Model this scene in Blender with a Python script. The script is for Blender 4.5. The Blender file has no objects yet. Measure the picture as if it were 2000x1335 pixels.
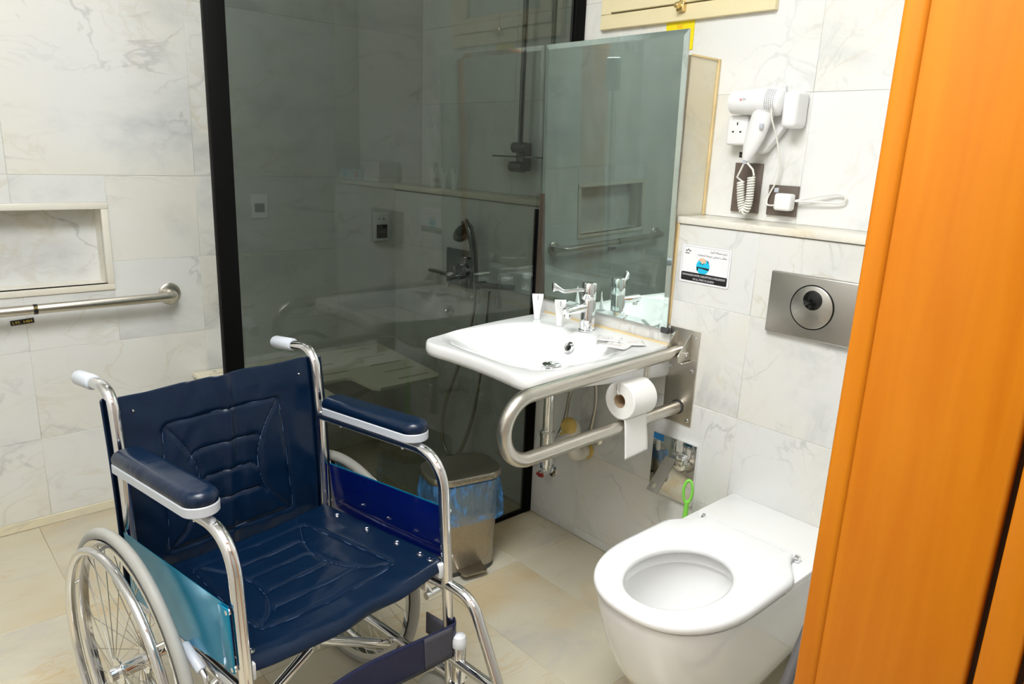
import bpy, bmesh, math, random
from mathutils import Vector, Matrix, Euler
random.seed(4)
PI = math.pi
scn = bpy.context.scene
COL = scn.collection

# ------------------------------------------------------------------ camera
def make_camera():
    f = 1423.23
    yaw, pitch, roll = [math.radians(a) for a in (42.1972, 14.6437, 2.3879)]
    cy, sy, cp, sp, cr, sr = math.cos(yaw), math.sin(yaw), math.cos(pitch), math.sin(pitch), math.cos(roll), math.sin(roll)
    fwd = Vector((sy * cp, cy * cp, -sp)); right = Vector((cy, -sy, 0)); up = right.cross(fwd)
    r2 = cr * right + sr * up; u2 = -sr * right + cr * up
    cam = bpy.data.cameras.new('camera'); o = bpy.data.objects.new('camera', cam); COL.objects.link(o)
    cam.sensor_fit = 'HORIZONTAL'; cam.sensor_width = 36.0; cam.lens = f / 2000 * 36.0
    cam.clip_start = 0.02; cam.clip_end = 50
    m = Matrix((r2, u2, -fwd)).transposed().to_4x4(); m.translation = Vector((-1.81999, -1.86357, 1.35731))
    o.matrix_world = m
    scn.camera = o
make_camera()

# ------------------------------------------------------------------ world, lights, exposure
scn.view_settings.view_transform = 'Standard'; scn.view_settings.look = 'None'
scn.view_settings.gamma = 1.0; scn.view_settings.use_curve_mapping = False
scn.view_settings.exposure = 0.0
w = bpy.data.worlds.new('world'); scn.world = w; w.use_nodes = True
w.node_tree.nodes['Background'].inputs[0].default_value = (1, 0.98, 0.95, 1)
w.node_tree.nodes['Background'].inputs[1].default_value = 0.25

def area(name, loc, size, power, color=(1, 1, 1), target=None, shape='RECTANGLE', sy=None):
    l = bpy.data.lights.new(name, 'AREA'); l.energy = power; l.color = color; l.shape = shape
    l.size = size; l.size_y = sy or size
    o = bpy.data.objects.new(name, l); COL.objects.link(o); o.location = loc
    d = (Vector(target) if target else Vector((loc[0], loc[1], 0))) - Vector(loc)
    o.rotation_euler = d.to_track_quat('-Z', 'Y').to_euler()
    return o
area('flash_bounce_light', (-1.62, -1.1, 2.64), 0.9, 58, (0.965, 0.985, 1.0))
area('shower_fill_light', (-0.9, 0.45, 2.64), 0.35, 5, (1.0, 0.96, 0.9))  # added fill for the space behind the glass, not a known lamp
area('corridor_fill_light', (-1.6, -2.5, 2.64), 1.0, 18, (1.0, 0.985, 0.96))  # added fill outside the doorway, brightens the wooden frame; no actual fitting

# ------------------------------------------------------------------ materials
def new_mat(name):
    m = bpy.data.materials.new(name); m.use_nodes = True
    nt = m.node_tree; b = nt.nodes['Principled BSDF']
    return m, nt, b
def N(nt, t, **kw):
    n = nt.nodes.new(t)
    for k, v in kw.items():
        if k.startswith('i_'): n.inputs[k[2:].replace('_', ' ')].default_value = v
        else: setattr(n, k, v)
    return n
def math_node(nt, op, a, b=None, c=None):
    n = nt.nodes.new('ShaderNodeMath'); n.operation = op
    for i, v in enumerate((a, b, c)):
        if v is None: continue
        if isinstance(v, (int, float)): n.inputs[i].default_value = v
        else: nt.links.new(v, n.inputs[i])
    return n.outputs[0]
def maprange(nt, v, a, b, c=0.0, d=1.0, smooth=True):
    n = nt.nodes.new('ShaderNodeMapRange'); n.interpolation_type = 'SMOOTHSTEP' if smooth else 'LINEAR'
    nt.links.new(v, n.inputs[0])
    for i, x in enumerate((a, b, c, d)): n.inputs[i + 1].default_value = x
    return n.outputs[0]
def mixc(nt, fac, a, b):
    n = nt.nodes.new('ShaderNodeMix'); n.data_type = 'RGBA'
    if isinstance(fac, (int, float)): n.inputs[0].default_value = fac
    else: nt.links.new(fac, n.inputs[0])
    for i, v in ((6, a), (7, b)):
        if isinstance(v, tuple): n.inputs[i].default_value = (*v, 1) if len(v) == 3 else v
        else: nt.links.new(v, n.inputs[i])
    return n.outputs[2]
def simple(name, col, rough=0.5, metal=0.0, var=0.06, vscale=12, bump=0.0, bscale=60, coat=0.0, spec=0.5):
    m, nt, b = new_mat(name)
    tc = N(nt, 'ShaderNodeTexCoord')
    no = N(nt, 'ShaderNodeTexNoise', i_Scale=vscale, i_Detail=4.0); nt.links.new(tc.outputs['Object'], no.inputs['Vector'])
    dark = tuple(c * (1 - var) for c in col); lite = tuple(min(1, c * (1 + var)) for c in col)
    nt.links.new(mixc(nt, no.outputs[0], dark, lite), b.inputs['Base Color'])
    b.inputs['Roughness'].default_value = rough; b.inputs['Metallic'].default_value = metal
    b.inputs['Coat Weight'].default_value = coat; b.inputs['Coat Roughness'].default_value = 0.05
    b.inputs['Specular IOR Level'].default_value = spec
    if bump:
        n2 = N(nt, 'ShaderNodeTexNoise', i_Scale=bscale, i_Detail=3.0); nt.links.new(tc.outputs['Object'], n2.inputs['Vector'])
        bp = N(nt, 'ShaderNodeBump', i_Strength=bump, i_Distance=0.002); nt.links.new(n2.outputs[0], bp.inputs['Height'])
        nt.links.new(bp.outputs[0], b.inputs['Normal'])
    return m
def brushed(name, col, rough=0.3, axis=(1, 1, 60), var=0.15):
    m, nt, b = new_mat(name)
    tc = N(nt, 'ShaderNodeTexCoord'); mp = N(nt, 'ShaderNodeMapping'); mp.inputs['Scale'].default_value = axis
    nt.links.new(tc.outputs['Object'], mp.inputs[0])
    no = N(nt, 'ShaderNodeTexNoise', i_Scale=14.0, i_Detail=5.0); nt.links.new(mp.outputs[0], no.inputs['Vector'])
    nt.links.new(mixc(nt, no.outputs[0], tuple(c * (1 - var) for c in col), tuple(min(1, c * (1 + var)) for c in col)), b.inputs['Base Color'])
    b.inputs['Metallic'].default_value = 1.0
    nt.links.new(maprange(nt, no.outputs[0], 0.2, 0.8, rough * 0.8, rough * 1.2), b.inputs['Roughness'])
    return m
def marble(name, base, warm, grey, veincol, tan, grey_amt=0.5, vein_amt=0.5, tan_amt=0.3, rough=0.22, scale=1.0, rnd=True):
    m, nt, b = new_mat(name)
    tc = N(nt, 'ShaderNodeTexCoord'); oi = N(nt, 'ShaderNodeObjectInfo')
    cmb = N(nt, 'ShaderNodeCombineXYZ')
    nt.links.new(math_node(nt, 'MULTIPLY', oi.outputs['Random'], 37.0), cmb.inputs[0])
    nt.links.new(math_node(nt, 'MULTIPLY', oi.outputs['Random'], 91.0), cmb.inputs[1])
    nt.links.new(math_node(nt, 'MULTIPLY', oi.outputs['Random'], 53.0), cmb.inputs[2])
    add = N(nt, 'ShaderNodeVectorMath', operation='ADD')
    nt.links.new(tc.outputs['Object'], add.inputs[0])
    if rnd: nt.links.new(cmb.outputs[0], add.inputs[1])
    mp = N(nt, 'ShaderNodeMapping'); mp.inputs['Rotation'].default_value = (0.6, 0.5, 0.55); mp.inputs['Scale'].default_value = (0.7 * scale, 1.5 * scale, 1.2 * scale)
    nt.links.new(add.outputs[0], mp.inputs[0]); V = mp.outputs[0]
    def noise(s, d, dist=0.0, rough_=0.55, vec=V):
        n = N(nt, 'ShaderNodeTexNoise', i_Scale=s, i_Detail=d, i_Distortion=dist, i_Roughness=rough_); nt.links.new(vec, n.inputs['Vector']); return n.outputs[0]
    cloud = noise(2.2, 6, 0.8, 0.6); fine = noise(9, 5, 0.5); wn = noise(1.4, 3, 0.4)
    c = mixc(nt, maprange(nt, wn, 0.42, 0.68), base, warm)
    g = math_node(nt, 'MULTIPLY', maprange(nt, cloud, 0.48, 0.75), grey_amt)
    g = math_node(nt, 'MULTIPLY', g, maprange(nt, fine, 0.25, 0.65, 0.4, 1.0))
    c = mixc(nt, g, c, grey)
    def vein(s, wdt, dist, maskscale, lo, hi):
        n = noise(s, 5, dist, 0.5)
        a = math_node(nt, 'ABSOLUTE', math_node(nt, 'SUBTRACT', n, 0.5))
        v = maprange(nt, a, 0.0, wdt, 1.0, 0.0)
        return math_node(nt, 'MULTIPLY', v, maprange(nt, noise(maskscale, 3, 0.2), lo, hi))
    c = mixc(nt, math_node(nt, 'MULTIPLY', vein(1.7, 0.012, 1.2, 2.6, 0.48, 0.78), vein_amt * 0.75), c, veincol)
    c = mixc(nt, math_node(nt, 'MULTIPLY', vein(2.6, 0.03, 1.6, 2.1, 0.5, 0.75), tan_amt), c, tan)
    c = mixc(nt, math_node(nt, 'MULTIPLY', vein(4.2, 0.026, 0.9, 3.1, 0.46, 0.70), vein_amt * 0.55), c, veincol)
    c = mixc(nt, math_node(nt, 'MULTIPLY', vein(5.5, 0.035, 1.3, 1.9, 0.48, 0.68), tan_amt * 0.6), c, tan)
    nt.links.new(c, b.inputs['Base Color'])
    b.inputs['Roughness'].default_value = rough
    return m
M = {}
M['marble'] = marble('wall_marble', (0.76, 0.765, 0.75), (0.77, 0.755, 0.69), (0.50, 0.52, 0.535), (0.36, 0.365, 0.36), (0.58, 0.52, 0.38), 0.85, 0.8, 0.5)
M['marble_white'] = marble('upper_marble', (0.82, 0.825, 0.81), (0.82, 0.81, 0.75), (0.62, 0.63, 0.63), (0.44, 0.44, 0.43), (0.62, 0.50, 0.32), 0.8, 0.5, 0.3)
M['marble_floor'] = marble('floor_marble', (0.60, 0.555, 0.425), (0.55, 0.44, 0.265), (0.46, 0.445, 0.40), (0.44, 0.37, 0.27), (0.52, 0.34, 0.15), 0.85, 0.6, 0.7, rough=0.25, scale=1.1)
M['marble_trim'] = marble('trim_marble', (0.82, 0.79, 0.70), (0.80, 0.72, 0.56), (0.60, 0.58, 0.52), (0.46, 0.43, 0.38), (0.66, 0.54, 0.36), 0.4, 0.4, 0.4)
M['marble_stained'] = marble('stained_marble', (0.78, 0.76, 0.64), (0.78, 0.70, 0.50), (0.60, 0.60, 0.52), (0.44, 0.43, 0.38), (0.68, 0.52, 0.26), 1.0, 0.6, 0.6, scale=1.6, rnd=False)
M['grout'] = simple('grout', (0.66, 0.655, 0.60), 0.85, bump=0.3)
M['floor_grout'] = simple('floor_grout', (0.50, 0.42, 0.28), 0.85, bump=0.3)
M['plaster'] = simple('white_plaster', (0.72, 0.72, 0.71), 0.8, var=0.02, bump=0.1)
M['sealant'] = simple('yellowed_sealant', (0.80, 0.62, 0.32), 0.5, var=0.25, vscale=9)
M['dark_chrome'] = simple('dark_chrome', (0.22, 0.22, 0.22), 0.12, 1.0, var=0.05)
M['chrome'] = simple('chrome', (0.86, 0.87, 0.88), 0.06, 1.0, var=0.02)
M['tube_chrome'] = simple('chromed_tube', (0.82, 0.82, 0.83), 0.1, 1.0, var=0.04)
M['steel'] = brushed('brushed_steel', (0.60, 0.57, 0.51), 0.32, (60, 60, 60))
M['plate_steel'] = brushed('plate_steel', (0.50, 0.48, 0.44), 0.36, (1, 3, 80), 0.06)
M['bin_steel'] = brushed('bin_steel', (0.42, 0.38, 0.32), 0.3, (60, 60, 2), 0.08)
M['ceramic'] = simple('white_ceramic', (0.90, 0.90, 0.89), 0.08, var=0.01, coat=0.6)
M['seat_plastic'] = simple('white_seat_plastic', (0.90, 0.90, 0.90), 0.18, var=0.01)
M['white_plastic'] = simple('white_plastic', (0.86, 0.86, 0.86), 0.3, var=0.02)
M['cord_plastic'] = simple('cream_cord', (0.86, 0.85, 0.78), 0.35, var=0.02)
M['pipe_plastic'] = simple('cream_pipe', (0.78, 0.75, 0.66), 0.35, var=0.05)
M['grey_plastic'] = simple('pale_grey_plastic', (0.52, 0.55, 0.60), 0.35, var=0.03)
M['cap_plastic'] = simple('white_cap', (0.68, 0.70, 0.72), 0.35, var=0.02)
M['black'] = simple('black_frame', (0.0035, 0.0035, 0.0035), 0.5, var=0.3, spec=0.06)
M['black_gloss'] = simple('black_gloss', (0.006, 0.006, 0.006), 0.1)
M['brown_trim'] = simple('brown_seal', (0.035, 0.017, 0.006), 0.4, var=0.4, vscale=30)
M['sign_black'] = simple('print_black', (0.012, 0.01, 0.01), 0.4)
M['sign_white'] = simple('print_white', (0.88, 0.88, 0.90), 0.35, var=0.01)
M['print_grey'] = simple('print_grey', (0.35, 0.35, 0.36), 0.5)
M['print_cyan'] = simple('print_cyan', (0.02, 0.55, 0.82), 0.4)
M['print_skin'] = simple('print_skin', (0.85, 0.55, 0.35), 0.4)
M['print_red'] = simple('print_red', (0.75, 0.05, 0.08), 0.4)
M['pale_red'] = simple('pale_red_print', (0.80, 0.48, 0.44), 0.4)
M['print_gold'] = simple('print_gold', (0.75, 0.58, 0.10), 0.4)
M['print_orange'] = simple('print_orange', (0.85, 0.30, 0.02), 0.4)
M['yellow'] = simple('yellow_card', (0.90, 0.74, 0.01), 0.5, var=0.04)
M['cream_paint'] = simple('cream_paint', (0.86, 0.75, 0.47), 0.4, var=0.04)
M['brass'] = simple('brass', (0.8, 0.62, 0.3), 0.3, 1.0)
M['brown_plate'] = simple('brown_switch_plate', (0.135, 0.105, 0.085), 0.3, var=0.1)
M['paper'] = simple('tissue_paper', (0.90, 0.89, 0.86), 0.9, var=0.02, bump=0.35, bscale=220)
M['cardboard'] = simple('cardboard_core', (0.52, 0.38, 0.25), 0.9)
M['green'] = simple('green_plastic', (0.27, 0.78, 0.10), 0.35, var=0.06)
M['tyre'] = simple('grey_tyre', (0.36, 0.355, 0.325), 0.6, var=0.15, bump=0.2)
M['rubber'] = simple('dark_rubber', (0.05, 0.05, 0.05), 0.6)
M['hose_grey'] = simple('grey_hose', (0.12, 0.115, 0.115), 0.45)
M['tape'] = simple('yellow_tape', (0.72, 0.52, 0.14), 0.5, var=0.2, vscale=25)
M['red'] = simple('red_plastic', (0.35, 0.03, 0.03), 0.35)
M['foil'] = simple('sachet_film', (0.88, 0.86, 0.84), 0.25, var=0.04, bump=0.8, bscale=70)
M['bluebox'] = simple('pale_blue_carton', (0.55, 0.70, 0.82), 0.5)
M['beige_bench'] = simple('beige_bench', (0.80, 0.74, 0.58), 0.4, var=0.04)
M['acrylic'] = simple('teal_blue_film', (0.003, 0.23, 0.40), 0.18, 0.35, var=0.06, spec=0.35)
M['navy_panel'] = simple('navy_panel', (0.001, 0.006, 0.085), 0.12, 0.0, var=0.1, coat=0.3)
M['light_grey_head'] = simple('lamp_head_grey', (0.13, 0.17, 0.21), 0.4)

def vinyl(name, col):
    m, nt, b = new_mat(name)
    tc = N(nt, 'ShaderNodeTexCoord')
    n1 = N(nt, 'ShaderNodeTexNoise', i_Scale=7.0, i_Detail=3.0, i_Distortion=0.6); nt.links.new(tc.outputs['Object'], n1.inputs['Vector'])
    n2 = N(nt, 'ShaderNodeTexNoise', i_Scale=260.0, i_Detail=2.0); nt.links.new(tc.outputs['Object'], n2.inputs['Vector'])
    nt.links.new(mixc(nt, n1.outputs[0], tuple(c * .85 for c in col), tuple(c * 1.15 for c in col)), b.inputs['Base Color'])
    b.inputs['Roughness'].default_value = 0.27; b.inputs['Specular IOR Level'].default_value = 0.38
    h = math_node(nt, 'ADD', math_node(nt, 'MULTIPLY', n1.outputs[0], 1.0), math_node(nt, 'MULTIPLY', n2.outputs[0], 0.02))
    bp = N(nt, 'ShaderNodeBump', i_Strength=0.28, i_Distance=0.02); nt.links.new(h, bp.inputs['Height'])
    nt.links.new(bp.outputs[0], b.inputs['Normal'])
    return m
M['vinyl'] = vinyl('navy_vinyl', (0.0010, 0.0098, 0.031))
M['strap_vinyl'] = vinyl('navy_strap', (0.012, 0.015, 0.048))
M['seam_glint'] = simple('seam_highlight', (0.10, 0.15, 0.26), 0.3)  # paler than the vinyl: highlights along the seams put into the colour
M['velcro'] = simple('dark_velcro', (0.06, 0.06, 0.075), 0.9, bump=0.6, bscale=400)

def wood(name):
    m, nt, b = new_mat(name)
    tc = N(nt, 'ShaderNodeTexCoord'); mp = N(nt, 'ShaderNodeMapping'); mp.inputs['Scale'].default_value = (26, 26, 1.6)
    nt.links.new(tc.outputs['Object'], mp.inputs[0])
    n1 = N(nt, 'ShaderNodeTexNoise', i_Scale=1.6, i_Detail=6.0, i_Distortion=0.4); nt.links.new(mp.outputs[0], n1.inputs['Vector'])
    mp2 = N(nt, 'ShaderNodeMapping'); mp2.inputs['Scale'].default_value = (4, 4, 1.2); nt.links.new(tc.outputs['Object'], mp2.inputs[0])
    n2 = N(nt, 'ShaderNodeTexNoise', i_Scale=1.5, i_Detail=3.0); nt.links.new(mp2.outputs[0], n2.inputs['Vector'])
    f = math_node(nt, 'ADD', math_node(nt, 'MULTIPLY', n1.outputs[0], 0.6), math_node(nt, 'MULTIPLY', n2.outputs[0], 0.4))
    nt.links.new(mixc(nt, maprange(nt, f, 0.3, 0.7), (0.55, 0.155, 0.0012), (0.64, 0.21, 0.005)), b.inputs['Base Color'])
    b.inputs['Roughness'].default_value = 0.38; b.inputs['Coat Weight'].default_value = 0.08; b.inputs['Coat Roughness'].default_value = 0.25; b.inputs['Specular IOR Level'].default_value = 0.3
    return m
M['wood'] = wood('orange_varnished_wood')

def tinted_glass():
    m, nt, b = new_mat('smoked_glass'); nt.nodes.remove(b)
    out = nt.nodes['Material Output']
    tr = N(nt, 'ShaderNodeBsdfTransparent'); tr.inputs[0].default_value = (0.455, 0.49, 0.468, 1)
    gl = N(nt, 'ShaderNodeBsdfGlossy'); gl.inputs['Roughness'].default_value = 0.0; gl.inputs[0].default_value = (1, 1, 1, 1)
    fr = N(nt, 'ShaderNodeFresnel', i_IOR=1.5)
    ge = N(nt, 'ShaderNodeNewGeometry'); nt.links.new(maprange(nt, ge.outputs['Backfacing'], 0, 1, 1.45, 1 / 1.45, False), fr.inputs['IOR'])
    df = N(nt, 'ShaderNodeBsdfDiffuse'); df.inputs[0].default_value = (0.6, 0.6, 0.55, 1)
    tc = N(nt, 'ShaderNodeTexCoord'); no = N(nt, 'ShaderNodeTexNoise', i_Scale=5.0, i_Detail=6.0, i_Distortion=1.0); nt.links.new(tc.outputs['Object'], no.inputs['Vector'])
    mx0 = N(nt, 'ShaderNodeMixShader'); nt.links.new(maprange(nt, no.outputs[0], 0.4, 0.85, 0.0, 0.008), mx0.inputs[0])
    nt.links.new(tr.outputs[0], mx0.inputs[1]); nt.links.new(df.outputs[0], mx0.inputs[2])
    mx = N(nt, 'ShaderNodeMixShader')
    nt.links.new(fr.outputs[0], mx.inputs[0]); nt.links.new(mx0.outputs[0], mx.inputs[1]); nt.links.new(gl.outputs[0], mx.inputs[2])
    nt.links.new(mx.outputs[0], out.inputs[0])
    return m
M['glass'] = tinted_glass()
def mirror_mat():
    m, nt, b = new_mat('dusty_mirror'); nt.nodes.remove(b)
    out = nt.nodes['Material Output']
    gl = N(nt, 'ShaderNodeBsdfGlossy'); gl.inputs['Roughness'].default_value = 0.0; gl.inputs[0].default_value = (0.80, 0.92, 0.885, 1)
    df = N(nt, 'ShaderNodeBsdfDiffuse'); df.inputs[0].default_value = (0.60, 0.68, 0.66, 1)
    tc = N(nt, 'ShaderNodeTexCoord'); mp = N(nt, 'ShaderNodeMapping'); mp.inputs['Rotation'].default_value = (0.7, 0, 0); mp.inputs['Scale'].default_value = (1, 5, 1.2)
    nt.links.new(tc.outputs['Object'], mp.inputs[0])
    no = N(nt, 'ShaderNodeTexNoise', i_Scale=3.0, i_Detail=7.0, i_Distortion=1.5, i_Roughness=0.65); nt.links.new(mp.outputs[0], no.inputs['Vector'])
    mx = N(nt, 'ShaderNodeMixShader'); nt.links.new(maprange(nt, no.outputs[0], 0.3, 0.8, 0.03, 0.10), mx.inputs[0])
    nt.links.new(gl.outputs[0], mx.inputs[1]); nt.links.new(df.outputs[0], mx.inputs[2])
    nt.links.new(mx.outputs[0], out.inputs[0])
    return m
M['mirror'] = mirror_mat()
def film():
    m, nt, b = new_mat('blue_bag_film'); nt.nodes.remove(b)
    out = nt.nodes['Material Output']
    tr = N(nt, 'ShaderNodeBsdfTransparent'); tr.inputs[0].default_value = (0.82, 0.91, 0.98, 1)
    pr = N(nt, 'ShaderNodeBsdfPrincipled'); pr.inputs['Base Color'].default_value = (0.07, 0.33, 0.78, 1); pr.inputs['Roughness'].default_value = 0.22
    tc = N(nt, 'ShaderNodeTexCoord'); mp = N(nt, 'ShaderNodeMapping'); mp.inputs['Scale'].default_value = (15, 15, 9); nt.links.new(tc.outputs['Object'], mp.inputs[0])
    no = N(nt, 'ShaderNodeTexNoise', i_Scale=1.3, i_Detail=5.0, i_Distortion=1.6); nt.links.new(mp.outputs[0], no.inputs['Vector'])
    bp = N(nt, 'ShaderNodeBump', i_Strength=0.9, i_Distance=0.006); nt.links.new(no.outputs[0], bp.inputs['Height']); nt.links.new(bp.outputs[0], pr.inputs['Normal'])
    mx = N(nt, 'ShaderNodeMixShader'); nt.links.new(maprange(nt, no.outputs[0], 0.44, 0.68, 0.12, 0.60), mx.inputs[0])
    nt.links.new(tr.outputs[0], mx.inputs[1]); nt.links.new(pr.outputs[0], mx.inputs[2]); nt.links.new(mx.outputs[0], out.inputs[0])
    return m
M['film'] = film()

def emit(name, col, s):
    m, nt, b = new_mat(name)
    b.inputs['Emission Color'].default_value = (*col, 1); b.inputs['Emission Strength'].default_value = s
    return m
M['flash_tube'] = emit('flash_tube', (1, 1, 1), 14)

# ------------------------------------------------------------------ mesh builder
def smooth_path(pts, rad=0.04, seg=8):
    """polyline with rounded corners; rad may be a list (one per inner corner)"""
    P = [Vector(p) for p in pts]; out = [P[0]]
    for i in range(1, len(P) - 1):
        r = rad[i - 1] if isinstance(rad, (list, tuple)) else rad
        a, b, c = P[i - 1], P[i], P[i + 1]
        d1 = (a - b); d2 = (c - b); l1, l2 = d1.length, d2.length
        d1.normalize(); d2.normalize()
        ang = d1.angle(d2)
        if r <= 0 or ang > PI - 0.02: out.append(b); continue
        t = min(r / math.tan(ang / 2), l1 * 0.49, l2 * 0.49)
        p1 = b + d1 * t; p2 = b + d2 * t
        for k in range(seg + 1):
            u = k / seg
            out.append((1 - u) ** 2 * p1 + 2 * u * (1 - u) * (b * 0.82 + (p1 + p2) * 0.09) + u * u * p2)
    out.append(P[-1]); return out
def catmull(pts, n=8, closed=False):
    P = [Vector(p) for p in pts]; out = []; L = len(P)
    rng = range(L) if closed else range(L - 1)
    for i in rng:
        if closed: p0, p1, p2, p3 = P[i - 1], P[i], P[(i + 1) % L], P[(i + 2) % L]
        else: p0, p1, p2, p3 = P[max(i - 1, 0)], P[i], P[i + 1], P[min(i + 2, L - 1)]
        for k in range(n):
            t = k / n
            out.append(0.5 * ((2 * p1) + (p2 - p0) * t + (2 * p0 - 5 * p1 + 4 * p2 - p3) * t * t + (3 * p1 - p0 - 3 * p2 + p3) * t ** 3))
    if not closed: out.append(P[-1])
    return out

class MB:
    def __init__(s): s.bm = bmesh.new()
    def faces(s, vs, fs):
        v = [s.bm.verts.new(p) for p in vs]
        for f in fs:
            try: s.bm.faces.new([v[i] for i in f])
            except ValueError: pass
        return v
    def box(s, lo, hi, bev=0.0, seg=2, mat=None):
        bm = bmesh.new(); bmesh.ops.create_cube(bm, size=1.0)
        lo, hi = Vector(lo), Vector(hi)
        for v in bm.verts: v.co = Vector([(lo[i] + hi[i]) / 2 + v.co[i] * (hi[i] - lo[i]) for i in range(3)])
        if bev: bmesh.ops.bevel(bm, geom=list(bm.edges), offset=bev, segments=seg, profile=0.5, affect='EDGES')
        if mat: bmesh.ops.transform(bm, matrix=mat, verts=bm.verts)
        s.merge(bm); return s
    def merge(s, bm):
        me = bpy.data.meshes.new('tmp'); bm.to_mesh(me); bm.free(); s.bm.from_mesh(me); bpy.data.meshes.remove(me)
    def tube(s, path, r, seg=16, caps=True, closed=False, squash=None):
        P = [Vector(p) for p in path]; n = len(P)
        rr = r if isinstance(r, (list, tuple)) else [r] * n
        T = []
        for i in range(n):
            a = P[i - 1] if (i > 0 or closed) else P[i]; b = P[(i + 1) % n] if (i < n - 1 or closed) else P[i]
            d = (b - a); T.append(d.normalized() if d.length > 1e-9 else Vector((0, 0, 1)))
        up = Vector((0, 0, 1)) if abs(T[0].z) < 0.9 else Vector((1, 0, 0))
        nx = T[0].cross(up).normalized(); rings = []
        for i in range(n):
            nx = (nx - T[i] * nx.dot(T[i])).normalized(); ny = T[i].cross(nx)
            rings.append([s.bm.verts.new(P[i] + rr[i] * (math.cos(2 * PI * k / seg) * nx + (squash or 1) * math.sin(2 * PI * k / seg) * ny)) for k in range(seg)])
        for i in range(n if closed else n - 1):
            a, b = rings[i], rings[(i + 1) % n]
            for k in range(seg): s.bm.faces.new((a[k], a[(k + 1) % seg], b[(k + 1) % seg], b[k]))
        if caps and not closed:
            s.bm.faces.new(rings[0][::-1]); s.bm.faces.new(rings[-1])
        return s
    def lathe(s, prof, seg=32, mat=None, cap0=True, cap1=True):
        """prof = [(r, h)...] about local z"""
        bm = bmesh.new(); rings = []
        for r, h in prof:
            rings.append([bm.verts.new((max(r, 1e-5) * math.cos(2 * PI * k / seg), max(r, 1e-5) * math.sin(2 * PI * k / seg), h)) for k in range(seg)])
        for a, b in zip(rings, rings[1:]):
            for k in range(seg): bm.faces.new((a[k], a[(k + 1) % seg], b[(k + 1) % seg], b[k]))
        if cap0: bm.faces.new(rings[0][::-1])
        if cap1: bm.faces.new(rings[-1])
        if mat: bmesh.ops.transform(bm, matrix=mat, verts=bm.verts)
        s.merge(bm); return s
    def prism(s, poly, d, origin=(0, 0, 0), ax=(1, 0, 0), ay=(0, 1, 0), bev=0.0, hole=None):
        """poly (2D list) in the plane (ax, ay) from origin, extruded d along ax x ay"""
        ax, ay, o = Vector(ax), Vector(ay), Vector(origin); nz = ax.cross(ay).normalized()
        bm = bmesh.new()
        vs = [bm.verts.new(o + ax * p[0] + ay * p[1]) for p in poly]
        if hole:
            es = [bm.edges.new((vs[i], vs[(i + 1) % len(vs)])) for i in range(len(vs))]
            for hl in (hole if isinstance(hole[0][0], (tuple, list)) else [hole]):
                hv = [bm.verts.new(o + ax * p[0] + ay * p[1]) for p in hl]
                es += [bm.edges.new((hv[i], hv[(i + 1) % len(hv)])) for i in range(len(hv))]
            bmesh.ops.triangle_fill(bm, edges=es, use_beauty=True, use_dissolve=False, normal=nz)
        else: bm.faces.new(vs)
        ret = bmesh.ops.extrude_face_region(bm, geom=list(bm.faces))
        for e in ret['geom']:
            if isinstance(e, bmesh.types.BMVert): e.co += nz * d
        bmesh.ops.recalc_face_normals(bm, faces=bm.faces)
        if bev:
            ed = [e for e in bm.edges if len(e.link_faces) == 2 and e.calc_face_angle(0) > 0.8]
            bmesh.ops.bevel(bm, geom=ed, offset=bev, segments=2, profile=0.5, affect='EDGES')
        s.merge(bm); return s
    def loft(s, loops, cap0=True, cap1=True):
        R = [[s.bm.verts.new(p) for p in L] for L in loops]; n = len(R[0])
        for a, b in zip(R, R[1:]):
            for k in range(n): s.bm.faces.new((a[k], a[(k + 1) % n], b[(k + 1) % n], b[k]))
        if cap0: s.bm.faces.new(R[0][::-1])
        if cap1: s.bm.faces.new(R[-1])
        return s
    def grid(s, fn, nu, nv):
        V = [[s.bm.verts.new(fn(i / nu, j / nv)) for j in range(nv + 1)] for i in range(nu + 1)]
        for i in range(nu):
            for j in range(nv): s.bm.faces.new((V[i][j], V[i + 1][j], V[i + 1][j + 1], V[i][j + 1]))
        return s
    def ball(s, c, r, scale=(1, 1, 1), u=20, v=12):
        bm = bmesh.new(); bmesh.ops.create_uvsphere(bm, u_segments=u, v_segments=v, radius=r)
        for x in bm.verts: x.co = Vector(c) + Vector([x.co[i] * scale[i] for i in range(3)])
        s.merge(bm); return s
    def build(s, name, mat, parent=None, label=None, ang=40, solid=0.0):
        bmesh.ops.remove_doubles(s.bm, verts=s.bm.verts, dist=1e-6)
        bmesh.ops.recalc_face_normals(s.bm, faces=s.bm.faces)
        me = bpy.data.meshes.new(name); s.bm.to_mesh(me); s.bm.free()
        for p in me.polygons: p.use_smooth = True
        me.set_sharp_from_angle(angle=math.radians(ang))
        me.materials.append(M[mat] if isinstance(mat, str) else mat)
        o = bpy.data.objects.new(name, me); COL.objects.link(o)
        if parent is not None:
            o.parent = parent
            o.location = -world_loc(parent) if not parent.get('_local') else (0, 0, 0)
            if parent.get('_local'): o['_local'] = 1
        if label: o['label'] = label
        if solid:
            md = o.modifiers.new('thickness', 'SOLIDIFY'); md.thickness = solid; md.offset = 0
        return o
def world_loc(o):
    v = Vector(o.location); p = o.parent
    while p is not None: v += p.location; p = p.parent
    return v
def thing(name, label, cat, loc=(0, 0, 0), rotz=0.0, group=None, local=False):
    o = bpy.data.objects.new(name, None); COL.objects.link(o)
    o.location = loc; o.rotation_euler = (0, 0, rotz); o['label'] = label; o['category'] = cat
    o.empty_display_size = 0.05
    if group: o['group'] = group
    if local: o['_local'] = 1
    return o
def tag(o, label, cat, group=None):
    o['label'] = label; o['category'] = cat
    if group: o['group'] = group
    return o
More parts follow.
